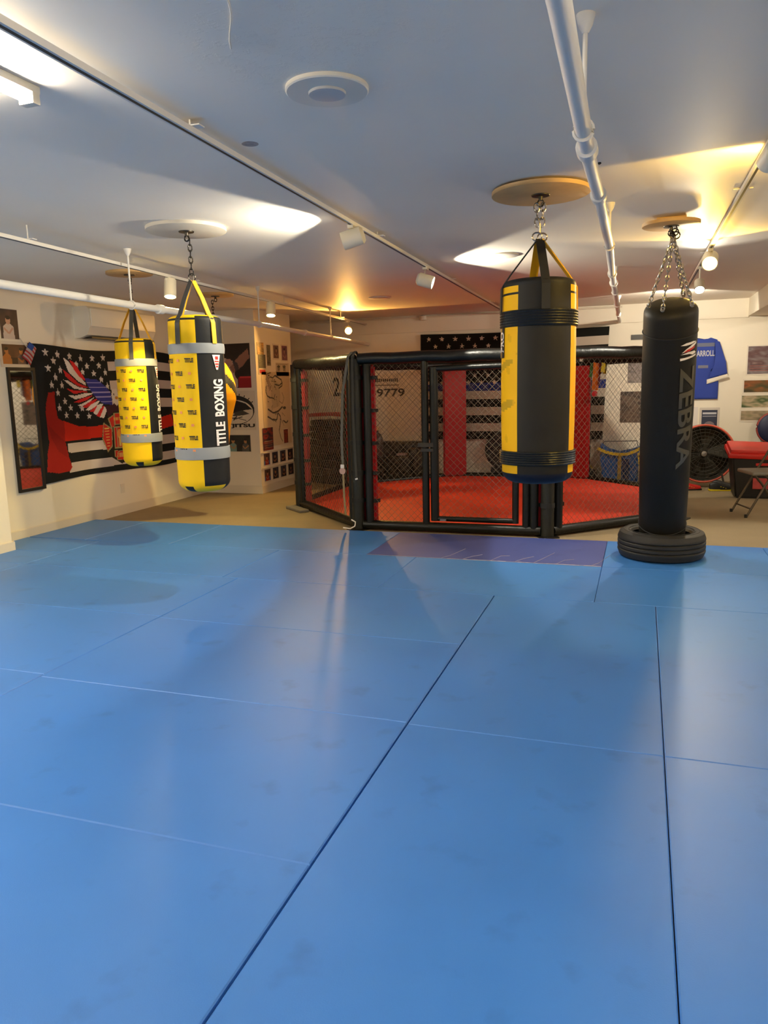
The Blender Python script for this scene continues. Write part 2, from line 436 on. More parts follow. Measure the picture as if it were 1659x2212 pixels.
spot(-3.883, 7.71, 2.26, (.1, -.3, -1), WARM, 110, 120, 'cream spot can with bright face left of the cage', 2.35, 45, .05, .14)
spot(-4.061, 10.5, 2.21, (.45, -1, -.3), ORG, 120, 130, 'glowing orange lamp at the far end of the left track', 2.35, 45, .055, .12)
spot(.505, 3.83, 2.365, (-.22, .9, -.3), YEL_, 46, 140, 'lamp at the right picture edge beside the yellow ceiling glow', 2.43, 30, .05, .12)
spot(.476, 6.72, 2.33, (-.1, -1, -.55), YEL_, 62, 135, 'large glowing yellow lamp above the tall black bag', 2.43, 60, .06, .13)
spot(.468, 7.75, 2.25, (0, -.9, -.9), WHT, 90, 125, 'small white lamp just below the large yellow one', 2.43, 50, .045, .12)
spot(.45, 9.6, 2.33, (-.2, 1, -.5), WHT, 90, 125, 'white lamp aimed at the back wall, at the end of the right track', 2.43, 20, .045, .12)

# ------------------------------------------------------------------ pipes
def pipe(label, pts, r, coup, hang):
    t = thing('sprinkler_pipe', label, 'pipe', pts[0]); o = Vector(pts[0])
    P = [Vector(p)-o for p in pts]
    fine = []
    for a, b in zip(P, P[1:]):
        for k in range(6): fine.append(a+(b-a)*k/6)
    fine.append(P[-1])
    obj('pipe', tube(NB(), fine, r, 20), M_pipe, t, 60)
    def at(y):
        for a, b in zip(pts, pts[1:]):
            if a[1] <= y <= b[1]:
                k = (y-a[1])/(b[1]-a[1]); return Vector(a)+(Vector(b)-Vector(a))*k-o
    for y in coup:
        p = at(y); obj('coupling', tube(NB(), [p+Vector((0, -.035, 0)), p+Vector((0, -.03, 0)), p+Vector((0, .03, 0)), p+Vector((0, .035, 0))], [r*1.05, r*1.4, r*1.4, r*1.05], 20), M_pipe, t, 50)
    for y in hang:
        p = at(y); bm = NB(); top = ZC-o.z
        tube(bm, [(p.x, p.y, p.z+r), (p.x, p.y, top)], .007, 10)
        lathe(bm, [(.009, top-.05), (.02, top-.03), (.027, top-.006), (.027, top)], 20, org=(p.x, p.y, 0))
        pts2 = [(p.x+cos(2*pi*k/16)*r*1.12, p.y, p.z+sin(2*pi*k/16)*r*1.12) for k in range(16)]
        tube(bm, pts2, .007, 6, closed=True)
        obj('hanger', bm, M_pipe, t, 50)
pipe('thick white pipe running the length of the ceiling right of the middle', [(-.160, -1.0, 2.12), (-.172, 1.6, 2.136), (-.190, 2.7, 2.145), (-.202, 3.6, 2.2), (-.212, 4.9, 2.21), (-.245, 6.2, 2.225), (-.33, 11.45, 2.222)], .024, (2.62, 3.5, 6.3, 6.9, 8.9), (2.42, 4.885, 7.6, 10.2))
pipe('white pipe along the left wall crossing in front of the air conditioner', [(-3.22, -1.0, 2.045), (-3.51, 3.56, 2.045), (-3.62, 5.0, 2.05), (-3.78, 7.1, 2.07), (-4.10, 11.45, 2.045)], .026, (5.3, 8.6), (1.9, 4.9, 7.25, 9.6))
t = thing('conduit', 'thin pale conduit along the back wall under the ceiling, with a round box', 'conduit', (-3.2, YB-.05, ZC-.03))
obj('tube', tube(NB(), [(-1.9, -.005, 0), (2.9, -.005, 0)], .013, 10), M_trim, t, 40)
obj('junction_box', lathe(NB(), [(.05, -.05), (.06, -.045), (.06, .01), (.02, .03)], 20), M_trim, t, 40)

# ceiling round plates
def plate(x, y, r, label, painted=True):
    t = thing('ceiling_plate', label, 'ceiling plate', (x, y, ZC))
    obj('rim', lathe(NB(), [(r, 0), (r, -.012), (r*.97, -.016), (r*.42, -.016), (r*.40, -.012), (.001, -.012)], 48), M_white, t, 40)
    obj('centre_disc', lathe(NB(), [(r*.46, -.012), (r*.44, -.024), (r*.38, -.026), (.001, -.024)], 40), M_greydisc, t, 40)
M_greydisc = mat('dusty_grey_paint', (186, 184, 180), .6)
plate(-1.073, 2.64, .145, 'large round white plate on the ceiling near the camera')
for x, y, r, l in ((-1.12, 6.46, .13, 'small flat round plate on the ceiling left of the black and yellow bag'), (-3.02, 8.87, .13, 'small flat round plate on the ceiling over the orange glow')):
    setp(obj('ceiling_plate', lathe(NB(), [(r, 0), (r, -.008), (r*.95, -.011), (.001, -.011)], 40, org=(x, y, ZC)), M_ceil, None, 40), l, 'ceiling plate')
setp(obj('ceiling_stain', lathe(NB(), [(.036, 0), (.036, -.001), (.02, -.0015), (.001, -.001)], 24, org=(-1.615, 3.084, ZC)), M_stain), 'small dark ring shaped mark on the ceiling beside the middle track', 'mark')
setp(obj('ceiling_hook', lathe(NB(), [(.008, 0), (.009, -.006), (.001, -.01)], 12, org=(-.228, 3.985, ZC)), M_gum), 'tiny black screw on the ceiling beside the thick pipe', 'screw')
bm = NB(); pts = [(-1.07-.024*k+.008*sin(k*.9), 1.95+k*.048, ZC-.003) for k in range(7)]
tube(bm, pts, .0022, 6)
setp(obj('paint_string', bm, M_white), 'thin white string of paint hanging along the ceiling at the top', 'string')

# ------------------------------------------------------------------ mats
G1, G2, G3 = -2.865, -.905, .125
def fmat(x0, x1, y0, y1, m=None, where=''):
    g = .0007; gl = {G1: .003, G2: .004, G3: .0018}
    bm = NB(); box(bm, x0+gl.get(x0, .0012), x1-gl.get(x1, .0012), y0+g, y1-g, ZF, 0)
    bmesh.ops.bevel(bm, geom=[e for e in bm.edges if all(v.co.z > -.001 for v in e.verts)], offset=.004, segments=1, affect='EDGES')
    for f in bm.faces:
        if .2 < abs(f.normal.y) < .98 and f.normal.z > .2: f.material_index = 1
    o = obj('floor_mat', bm, [m or M_mat, M_seamlight], None, 30)
    o['label'] = where; o['category'] = 'mat'; o['group'] = 'blue floor mats'
    return o
rowL = [(-1.14, -.13), (-.13, .88), (.88, 1.89), (1.89, 2.905), (2.905, 3.92), (3.92, 4.93)]
nm = ['two rows behind the camera', 'just behind the camera', 'at the bottom edge of the picture', 'in front of the long cross seam', 'behind the long cross seam', 'last before the back rows']
for (a, b), s in zip(rowL, nm):
    fmat(G1, G2, a, b, where='blue mat left of the dark diagonal seam, ' + s)
    fmat(-4.9, G1, a+.03, b+.03 if b < 4.9 else b, where='blue mat left of the leftmost diagonal seam, ' + s)
for (a, b), s in zip([(-1.12, .88), (.88, 2.89), (2.89, 4.93)], ['behind the camera', 'nearest the camera', 'ending before the back rows']):
    fmat(G2, G3, a, b, where='long blue mat right of the dark diagonal seam, ' + s)
    fmat(G3, 1.13, a, b, where='long blue mat at the right picture edge, ' + s)
    fmat(1.13, 2.14, a, b, where='long blue mat outside the right picture edge, ' + s)
    fmat(XL+.36 if a < 4 else XL, -4.9, a, b, where='narrow blue mat along the left wall, ' + s)
for i, (a, b) in enumerate(((-5.78, -4.9), (-4.9, -3.0), (-3.0, -1.74), (-1.74, -.25), (-.25, 1.0), (1.0, 2.2))):
    if i == 0: fmat(XL+.02, b, 5.38, 5.89, where='small blue mat in the left wall corner past the pilaster'); fmat(XL+.36, b, 4.93, 5.37, where='small blue mat beside the left pilaster'); continue
    fmat(a, b, 4.93, 5.91, where='blue mat in the second row from the back, ' + ('', 'under the yellow bags', 'left of the short seam', 'in front of the purple mat', 'in front of the tire', 'at the right edge')[i])
for i, (a, b, m) in enumerate(((XL+.02, -5.1, None), (-5.1, -4.15, None), (-4.15, -2.185, None), (-2.185, -.25, M_matp), (-.25, 1.0, None), (1.0, 2.2, None))):
    fmat(a, b, 5.91, 6.9, m, where=('blue mat touching the left wall, back row', 'square blue mat in the back row near the left wall', 'blue mat in the back row left of the purple one', 'worn purple-blue mat in the back row in front of the cage', 'blue mat in the back row under the tire', 'blue mat in the back row at the right edge')[i])
bm = NB()   # frayed pale tape edge along the purple mat
rr = random.Random(3)
for k in range(60):
    x = -2.18+1.92*k/60; w1 = .004+.012*rr.random()*(1 if k > 20 else .3)
    box(bm, x, x+.034, 5.908-w1*.3, 5.908+w1, 0.0005, .0025)
for k in range(7):
    x = -1.6+.2*k+rr.random()*.1
    tube(bm, [(x, 5.93, .001), (x+.05, 6.0+rr.random()*.1, .0015), (x+.12, 6.1+rr.random()*.25, .001)], .002, 4)
setp(obj('seam_tape', bm, mat('pale_frayed_tape', (150, 146, 170), .7)), 'frayed pale tape along the front edge of the purple mat', 'tape')

# ------------------------------------------------------------------ heavy bags
def facing(x, y, add_=0): return atan2(-x, y)+add_
def board(x, y, r, m, label, gap=0.0, th=.02):
    t = thing('ceiling_mount', label, 'bag mount', (x, y, ZC))
    bm = NB(); lathe(bm, [(r, -gap), (r, -gap-th), (r-.003, -gap-th-.002), (.001, -gap-th-.002)], 64)
    if gap: box(bm, -r*.5, r*.5, -.045, .045, -gap, 0); 
    obj('board', bm, m, t, 40)
    bm = NB(); lathe(bm, [(.05, -gap-th-.002), (.048, -gap-th-.008), (.012, -gap-th-.01), (.01, -gap-th-.03)], 24)
    tube(bm, [(cos(a)*.016, 0, -gap-th-.045+sin(a)*.018) for a in [2*pi*k/12 for k in range(12)]], .005, 6, closed=True)
    obj('swivel_plate', bm, M_dsteel, t, 40)
    return ZC-gap-th-.055
def body_mesh(name, R, z0, z1, colfn, parent, n=120, m=None, bul=.012, rb=.09, rt=.05, mtx=None):
    """rounded bag body coloured by (angle in degrees, z)"""
    prof = []
    for k in range(9):
        a = pi/2*k/8; prof.append((R-rb+rb*sin(a) if k else .001, z0+rb*.8*(1-cos(a))))
    prof[0] = (.001, z0-.005)
    prof.insert(1, ((R-rb)*.6, z0-.003))
    NZ = 90
    zlo, zhi = z0+rb*.8, z1-rt*.7
    for k in range(1, NZ): 
        f = k/NZ; prof.append((R+bul*sin(pi*f)*.5+.0015*nz(f*9, R*50), zlo+(zhi-zlo)*f))
    for k in range(9):
        a = pi/2*k/8; prof.append((R-rt+rt*cos(a), zhi+rt*.7*sin(a)))
    prof.append(((R-rt)*.5, z1+.006)); prof.append((.001, z1+.008))
    vs_ = []; fs = []; cs = []
    for r, z in prof:
        for k in range(n):
            a = 2*pi*k/n; wob = 1+.006*nz(cos(a)*2, sin(a)*2, z*5)
            p = Vector((r*wob*sin(a), -r*wob*cos(a), z)); vs_.append(mtx @ p if mtx else p)
    for i in range(len(prof)-1):
        for k in range(n):
            fs.append((i*n+k, i*n+(k+1) % n, (i+1)*n+(k+1) % n, (i+1)*n+k))
            ph = ((k+.5)*360/n+180) % 360-180
            cs.append(colfn(ph, (prof[i][1]+prof[i+1][1])/2, (prof[i][0]+prof[i+1][0])/2))
    return colour_mesh(name, vs_, fs, cs, m or M_vinylp, parent)
def wrap(bm, R, phi, z, mtx=None, rot=0):
    """bend a flat piece of print onto a cylinder; rot turns it in its own plane first"""
    c, s = cos(rot), sin(rot)
    for v in bm.verts:
        x, y = v.co.x*c-v.co.y*s, v.co.x*s+v.co.y*c
        a = radians(phi)+x/R
        rr = R+.0025+v.co.z
        p = Vector((rr*sin(a), -rr*cos(a), z+y)); v.co = mtx @ p if mtx else p
    return bm
YEL = (250, 200, 10); BLK = (28, 28, 27); 
def yellow_bag(x, y, zt, z0, z1, R, add_deg, label, mount_z):
    t = thing('heavy_bag', label, 'punching bag', (x, y, z0), facing(x, y, radians(add_deg)))
    H = z1-z0
    def col(ph, z, r):
        z -= 0
        f = (z)/H
        if f < .04:  # underside
            return (32, 32, 30) if (-52 < ph < -27 or 58 < ph < 100) else YEL
        if f > .985 and r < R*.9: return YEL
        if .968 < f < .980: return (36, 34, 26)
        if f > .81 and (55 < ph < 60 or 28 < ph < 33): return BLK
        return BLK if 1 < ph < 122 else YEL
    body_mesh('body', R, 0, H, col, t)
    for f0, f1 in ((.19, .262), (.785, .845)):
        a, b = H*f0, H*f1
        obj('band', lathe(NB(), [(R-.002, a), (R+.009, a+.003), (R+.0115, (a+b)/2), (R+.009, b-.003), (R-.002, b)], 96, caps=False), M_grey, t, 40, label='grey reinforcement band')
    apex = Vector((0, 0, zt-z0))
    for k, ph in enumerate((-38, 40, 140, -142)):
        a = radians(ph); d = Vector((sin(a), -cos(a), 0)); wv = Vector((cos(a), sin(a), 0))
        pts = [apex+d*.012, apex*.5+Vector((0, 0, H*1.0))*.5+d*R*.50, d*(R-.03)+Vector((0, 0, H+.005)), d*(R-.008)+Vector((0, 0, H-.02)), d*(R+.006)+Vector((0, 0, H*.955)), d*(R+.011)+Vector((0, 0, H*.84))]
        obj('strap', strap(NB(), pts, [wv]*6, .034, .005), (M_dgrey_web, M_yel_web, M_dgrey_web, M_yel_web)[k], t)
    bm = NB(); tube(bm, [apex+Vector((cos(q)*.022, 0, .02+sin(q)*.024)) for q in [2*pi*k/14 for k in range(14)]], .0045, 6, closed=True)
    chain(bm, (0, 0, zt-z0+.035), (0, 0, mount_z-z0+.006))
    obj('chain', bm, M_dsteel, t)
    # printing
    bm = NB(); bp = NB()
    for row in range(8):
        z = H*(.76-.072*row)-.012
        for c in range(5):
            ph = -17-c*25
            if (row+c) % 2 == 0:
                tt = fit(text_tris('TITLE', .03, .0014), .058, .028); wrap(tt, R+.007, ph, z); add(bm, tt); tt.free()
            else:
                q = NB(); box(q, -.009, .009, -.008, .008, 0, .001); wrap(q, R+.007, ph, z); add(bp, q); q.free()
    obj('small_lettering', bm, M_letk, t, label='repeated black lettering on the yellow side'); obj('small_marks', bp, mat('pale_red_print', (240, 150, 90), .5), t)
    tt = text_tris('TITLE  BOXING', .1, .0035, spacing=.98); fit(tt, H*.375, .088); bmesh.ops.subdivide_edges(tt, edges=tt.edges[:], cuts=1)
    wrap(tt, R+.007, 45, H*.455, rot=pi/2); obj('lettering', tt, M_letw, t, label='white vertical lettering on the black side')
    tt = NB(); v = [tt.verts.new(p) for p in ((-.034, .05, 0), (.034, .05, 0), (.008, -.045, 0), (-.008, -.045, 0))]; tt.faces.new(v)
    bmesh.ops.subdivide_edges(tt, edges=tt.edges[:], cuts=3, use_grid_fill=True)
    wrap(tt, R+.0065, 43, H*.735); e = obj('emblem', tt, M_letw, t, label='white and red triangular emblem')
    rd = NB()
    for a, b, c_, d_ in ((-.012, .012, .02, .04), (-.018, .018, .004, .012), (-.014, .014, -.014, -.004), (-.009, .009, -.03, -.02)):
        q = NB(); box(q, a, b, c_, d_, .0008, .0016); add(rd, q); q.free()
    wrap(rd, R+.0065, 43, H*.735); obj('emblem_print', rd, M_redpl, e)
    return t
m2 = board(-2.82, 4.45, .255, M_plyw, 'pale round board above the nearer yellow bag', 0, .02)
yellow_bag(-2.80, 4.45, 2.12, .745, 1.895, .172, 0, 'nearer of the two yellow and black heavy bags, in front of the narrow photo wall', m2)
m3 = board(-4.31, 5.85, .2, M_ply, 'round wooden board above the farther yellow bag', 0, .02)
yellow_bag(-4.31, 5.85, 2.16, .745, 1.875, .172, 27, 'farther yellow and black heavy bag hanging in front of the wall tapestry', m3)

# black and yellow bag
t = thing('heavy_bag', 'black heavy bag with yellow side strips hanging in front of the cage', 'punching bag', (-.555, 4.36, .86), facing(-.555, 4.36))
R = .198; H = 1.11
m1 = board(-.553, 4.37, .262, M_ply, 'round wooden board above the black and yellow bag', .012, .02)
def col1(ph, z, r):
    f = z/H
    if f < .055: return (16, 22, 40)
    if f > .965: return BLK
    y_ = (-100 < ph < -33) or (58 < ph < 148)
    if y_:
        n_ = nz(ph*.05, z*10, 4)
        if -90 < ph < -42 and (.40 < z < .47 and abs(z-(.40+.0012*(ph+90)))<.025 or .60 < z < .68 and abs(z-(.62+.0013*(ph+90)))<.02): return (206, 160, 24)
        if .925 < f < .935: return BLK
        return (252, 190, 8) if n_ < .5 else (236, 176, 10)
    return (32, 29, 22)
body_mesh('body', R, 0, H, col1, t, rb=.075, rt=.04)
for za, zb in ((.105, .185), (.855, .945)):
    prof = [(R-.004, za)]
    for k in range(13): 
        f = k/12; prof.append((R+.012+(.0035 if k % 2 else 0), za+(zb-za)*(.03+.94*f)))
    prof.append((R-.004, zb))
    obj('band', lathe(NB(), prof, 96, caps=False), M_bpad, t, 25, label='ribbed black band')
ap = Vector((0, 0, 2.185-.86))
for ph, mm in ((-78, M_strap), (10, M_strap), (104, M_yel_web), (192, M_yel_web)):
    a = radians(ph); d = Vector((sin(a), -cos(a), 0)); wv = Vector((cos(a), sin(a), 0))
    pts = [ap+d*.012, d*(R-.04)+Vector((0, 0, H+.03)), d*(R-.015)+Vector((0, 0, H-.005)), d*(R+.008)+Vector((0, 0, H-.04)), d*(R+.012)+Vector((0, 0, .94))]
    obj('strap', strap(NB(), pts, [wv]*5, .046, .006), mm, t)
bm = NB()
for s_ in (-.014, .014): tube(bm, [ap+Vector((cos(q)*.026+s_, s_, .012+sin(q)*.022)) for q in [2*pi*k/14 for k in range(14)]], .0045, 6, closed=True)
tube(bm, [ap+Vector((0, 0, .03)), ap+Vector((0, 0, .075))], .008, 8)
chain(bm, ap+Vector((.012, 0, .07)), (.018, .01, m1-.86+.008), .05, .005); chain(bm, ap+Vector((-.012, 0, .07)), (-.018, .01, m1-.86+.008), .05, .005)
obj('chain', bm, M_steel, t)
q = NB(); box(q, -.05, .05, -.085, .085, 0, .001); bmesh.ops.subdivide_edges(q, edges=q.edges[:], cuts=4, use_grid_fill=True)
wrap(q, R+.006, -77, .78); pt_ = obj('patch', q, M_letk, t, label='black patch with pale lettering')
q = fit(text_tris('PRO', .06, .002), .11, .06); wrap(q, R+.0078, -72, .78, rot=pi/2); obj('patch_lettering', q, M_letw, pt_)

# teardrop bag behind the nearer yellow one
m5 = board(-4.5, 7.6, .2, M_ply, 'round wooden board farthest back, above the orange teardrop bag')
t = thing('heavy_bag', 'orange teardrop bag with a black diagonal label, half hidden behind the nearer yellow bag', 'punching bag', (-4.54, 7.6, .69), facing(-4.54, 7.6))
tp = [(.001, 0), (.05, .005), (.085, .05), (.10, .15), (.12, .3), (.165, .48), (.2, .6), (.21, .68), (.2, .78), (.165, .9), (.11, 1.0), (.06, 1.05), (.001, 1.06)]
def colt(ph, z):
    if abs(z-(.80-(ph-40)*.0032)) < .062 and 10 < ph < 175: return (44, 42, 38)
    return (226, 150, 20)
prof = []
for (a, b), (c_, d_) in zip(tp, tp[1:]):
    for k in range(6): prof.append((a+(c_-a)*k/6, b+(d_-b)*k/6))
prof.append(tp[-1]); n = 96; vs_ = []; fs = []; cs = []
for r, z in prof:
    for k in range(n): vs_.append((r*sin(2*pi*k/n), -r*cos(2*pi*k/n), z))
for i in range(len(prof)-1):
    for k in range(n):
        fs.append((i*n+k, i*n+(k+1) % n, (i+1)*n+(k+1) % n, (i+1)*n+k)); cs.append(colt(((k+.5)*360/n+180) % 360-180, prof[i][1]))
colour_mesh('body', vs_, fs, cs, M_vinylp, t)
bm = NB(); chain(bm, (0, 0, 1.05), (0, 0, m5-.69+.006)); obj('chain', bm, M_dsteel, t)

# tall black bag standing in the tire, leaning back
base_p = Vector((.188, 6.43, .10)); top_p = Vector((.168, 5.62, 1.93))
t = thing('heavy_bag', 'tall black heavy bag leaning with its foot in a tire at the right', 'punching bag', base_p)
ld_ = (top_p-base_p); L = ld_.length
s_ = Vector((1, 0, 0)); zz = ld_.normalized(); yy = zz.cross(s_).normalized(); xx = yy.cross(zz)
fr = Matrix((xx, yy, zz)).transposed().to_4x4() @ Matrix.Rotation(facing(.168, 5.62), 4, 'Z')
R = .176
body_mesh('body', R, 0, L, lambda ph, z, r: (28, 26, 20), t, rb=.06, rt=.10, mtx=fr, m=M_vinylp)
bm = NB()
for f_ in (.10, .9):
    tube(bm, [fr @ Vector(((R+.004)*sin(2*pi*k/48), -(R+.004)*cos(2*pi*k/48), L*f_)) for k in range(48)], .004, 6, closed=True)
obj('seam_piping', bm, M_strap, t)
zl = lambda z: (z-.10)/(1.93-.10)*L
q = text_tris('ZEBRA', .12, .003); fit(q, .80, .125); bmesh.ops.subdivide_edges(q, edges=q.edges[:], cuts=1); wrap(q, R+.008, 44, zl(1.19), mtx=fr, rot=-pi/2)
obj('lettering', q, M_letg, t, label='glossy dark grey vertical lettering')
def flat(polys, z_=0.0, cuts=3):
    q = NB()
    for P_ in polys:
        v = [q.verts.new((x, y, z_)) for x, y in P_]; q.faces.new(v)
    bmesh.ops.triangulate(q, faces=q.faces[:]); bmesh.ops.subdivide_edges(q, edges=q.edges[:], cuts=cuts)
    return q
q = flat([[(-.07, .052), (-.03, .064), (.03, .062), (.068, .050), (.02, .046), (-.03, .046)], [(.068, .046), (.02, .040), (-.03, .020), (-.06, -.002), (-.02, .006), (.03, .022), (.068, .036)],
          [(-.068, -.012), (-.01, -.004), (.05, -.012), (.068, -.03), (.03, -.034), (.0, -.02), (-.03, -.016)], [(-.07, -.038), (.068, -.040), (.068, -.052), (-.068, -.056)]])
wrap(q, R+.008, 44, zl(1.655), mtx=fr); e = obj('emblem', q, M_letw, t, label='white striped emblem with a red stroke')
q = flat([[(-.05, .0), (-.02, .016), (.05, .026), (.04, .012), (.0, .002)]], .002); wrap(q, R+.009, 44, zl(1.655), mtx=fr); obj('emblem_stroke', q, M_redpl, e)
m4 = board(.145, 5.5, .18, M_ply, 'small round wooden board above the tall black bag', .03, .02)
ring = Vector((.16, 5.5, 2.33))-base_p
bm = NB(); chain(bm, ring, Vector((.148, 5.5, m4+.01))-base_p, .05, .006)
for k in range(3): tube(bm, [ring+Vector((cos(q_)*.022+.01*k, .004*k, .05-.02*k+sin(q_)*.022)) for q_ in [2*pi*j/12 for j in range(12)]], .005, 6, closed=True)
obj('chain', bm, M_dsteel, t)
for ph in (-70, -20, 60, 150):
    a = radians(ph); e_ = fr @ Vector((R*.86*sin(a), -R*.86*cos(a), L+.0))
    bm = NB(); chain(bm, ring, e_, .042, .0045); tube(bm, [e_+Vector((cos(q_)*.012, 0, sin(q_)*.014)) for q_ in [2*pi*j/10 for j in range(10)]], .004, 6, closed=True)
    obj('chain', bm, M_steel, t)

# tire
t = thing('tire', 'black car tire lying on the mat under the tall black bag', 'tire', (.185, 6.42, 0))
ro, ri, ht = .335, .225, .215
pr = [(ri, .03), (ri+.01, .012), (ri+.04, 0), (ro-.04, 0), (ro-.012, .014), (ro, .045)]
for k in range(1, 14):
    z = .045+(ht-.09)*k/14; g = k in (3, 7, 11)
    pr.append((ro+.003-(.010 if g else 0), z))
pr += [(ro, ht-.045), (ro-.012, ht-.014), (ro-.04, ht), (ri+.04, ht), (ri+.01, ht-.012), (ri, ht-.03), (ri+.03, ht-.035), (ri+.085, ht-.03), (ro-.02, ht/2), (ri+.085, .03), (ri+.03, .035), (ri, .03)]
obj('rubber', lathe(NB(), pr, 72, caps=False), M_tire, t, 35)
bm = NB()
for r in (.25, .29): tube(bm, [(r*cos(2*pi*k/60), r*sin(2*pi*k/60), ht+.0005) for k in range(60)], .0025, 5, closed=True)
obj('sidewall_ring', bm, M_tire, t, 40)

# ------------------------------------------------------------------ the cage
CX, CY, AP, SD = -1.745, 9.16, 2.149, 1.78
cage = thing('fighting_cage', 'octagonal fighting cage with black padded rails, red corner pads and red canvas', 'fighting cage', (CX, CY, ZF))
rc = AP/cos(pi/8)
cor = [Vector(((1.06 if k in (0, 3, 4, 7) else 1)*rc*sin(pi/8+k*pi/4), -.965*rc*cos(pi/8+k*pi/4), 0)) for k in range(8)]   # cor[0]=front right C, then counter-clockwise
bm = NB(); lo = [bm.verts.new(c*.985) for c in cor]; hi = [bm.verts.new(c*.985+Vector((0, 0, .05))) for c in cor]
bm.faces.new(lo[::-1]); bm.faces.new(hi)
for k in range(8): bm.faces.new((lo[k], lo[(k+1) % 8], hi[(k+1) % 8], hi[k]))
obj('canvas_floor', bm, M_canvas, cage, label='orange-red canvas floor')
def chainlink(o, d, w_, z0, z1, sp=.048, r=.0018):
    """diamond mesh in the vertical plane through o along d"""
    bm = NB(); n_ = d.cross(Vector((0, 0, 1)))
    for sg, off in ((1, 0), (-1, .004)):
        c = -(z1-z0) if sg == 1 else 0
        step = sp*sqrt(2)
        k = 0
        while True:
            u0 = (-(z1-z0) if sg == 1 else 0)+k*step; k += 1
            if u0 > (w_ if sg == 1 else w_+(z1-z0)): break
            # line: u = u0 + sg*(z-z0)
            pts = []
            ta = 0; tb = z1-z0
            if sg == 1: ta = max(ta, -u0); tb = min(tb, w_-u0)
            else: ta = max(ta, u0-w_); tb = min(tb, u0)
            if tb-ta < .01: continue
            A = o+d*(u0+sg*ta)+Vector((0, 0, z0+ta))+n_*off; B = o+d*(u0+sg*tb)+Vector((0, 0, z0+tb))+n_*off
            tube(bm, [A, B], r, 4, cap=False)
    return bm
TOPZ = 1.70; 
for k in range(8):
    a = cor[k-1]; b = cor[k]          # side k runs from corner k-1 to k ; k=0 is the front side (B to C)
    d = (b-a).normalized(); SD = (b-a).length; out = Vector((d.y, -d.x, 0)).normalized()
    if out.dot(a) < 0: out = -out
    bm = NB(); pts = [a+d*.05+(d*(SD-.1))*j/10+Vector((0, 0, TOPZ+.004*sin(j*2.1+k))) for j in range(11)]
    tube(bm, pts, .056, 16); obj('top_rail', bm, M_bpad, cage, 50)
    bm = NB(); pts = [a+d*.06+(d*(SD-.12))*j/10+Vector((0, 0, .055)) for j in range(11)]
    tube(bm, pts, .046, 14); obj('bottom_rail', bm, M_bpad, cage, 50)
    for q in (.125, SD-.125):
        bm = NB(); tube(bm, [a+d*q+Vector((0, 0, .05+j*.16)) for j in range(11)], .042, 12); obj('panel_post', bm, M_bpad, cage, 50)
    if k != 0:
        obj('chain_link_panel', chainlink(a+d*.15, d, SD-.3, .09, TOPZ-.05), M_wire, cage)
    # corner at b
    inn = -b.normalized(); tn = Vector((-inn.y, inn.x, 0))
    po = obj('corner_post', tube(NB(), [b+Vector((0, 0, z)) for z in (0, .4, .8, 1.2, TOPZ)], .062, 16), M_olive, cage, 50)
    obj('foot_plate', box(NB(), -.09, .09, -.09, .09, 0, .012, mtx=Matrix.Translation(b) @ Matrix.Rotation(atan2(b.y, b.x), 4, 'Z')), M_dsteel, po)
    bm = NB(); mt = Matrix((tn, inn, Vector((0, 0, 1)))).transposed().to_4x4(); mt.translation = b+inn*.10
    t_ = NB(); box(t_, -.175, .175, -.03, .03, .06, 1.64)
    bmesh.ops.bevel(t_, geom=t_.edges[:], offset=.02, segments=2, affect='EDGES')
    add(bm, t_, mt); t_.free(); obj('corner_pad', bm, M_red, cage, 50, label='red vinyl pad on the inside of a corner')
    for z in ((.28, .56, .86, 1.18, 1.5) if k in (0, 6, 7) else ()):
        bm = NB(); tube(bm, [b+Vector((0, 0, z)), b+Vector((0, 0, z+.045))], .067, 16)
        m_ = Matrix((tn, inn, Vector((0, 0, 1)))).transposed().to_4x4(); m_.translation = b+inn*.10
        box(bm, -.182, .182, -.036, .036, z, z+.035, mtx=m_)
        obj('strap_band', bm, M_strap, po)
# front side: fixed panel, door
a = cor[7]; d = Vector((1, 0, 0))
X0 = -1.975-CX; X1 = -1.885-CX; X2 = -1.10-CX; X3 = -1.0-CX; yf = a.y
o_ = Vector((a.x+.15, yf, 0)); obj('chain_link_panel', chainlink(o_, d, X0-o_.x-.02, .09, TOPZ-.05), M_wire, cage)
for x in (X0, X3):
    obj('gate_post', tube(NB(), [(x, yf, .04+j*.165) for j in range(11)], .036, 12), M_bpad, cage, 50)
gate = bpy.data.objects.new('gate', None); COL.objects.link(gate); gate.parent = cage; gate.location = (X1, yf+.0, 0)
gw = X2-X1
bm = NB(); tube(bm, [(0, 0, .12+j*.148) for j in range(11)], .042, 12); tube(bm, [(gw, 0, .12+j*.148) for j in range(11)], .032, 12)
tube(bm, [(0, 0, 1.585), (gw, 0, 1.60)], .03, 12); tube(bm, [(0, 0, .14), (gw, 0, .14)], .026, 12)
obj('gate_frame', bm, M_bpad, gate, 50)
obj('gate_mesh', chainlink(Vector((.04, 0, 0)), d, gw-.08, .165, 1.56), M_wire, gate)
bm = NB(); box(bm, -.15, .0, -.05, -.042, .845, .885); box(bm, -.12, .0, -.055, -.045, .80, .83); obj('latch', bm, M_dsteel, gate)
bm = NB(); box(bm, .06, .12, -.05, -.03, .125, .145); obj('hinge', bm, M_steel, gate)
# side opening posts near C
obj('gate_post', tube(NB(), [(X3+.075, yf-.02, .04+j*.085) for j in range(11)], .012, 10), M_steel, cage, 50)

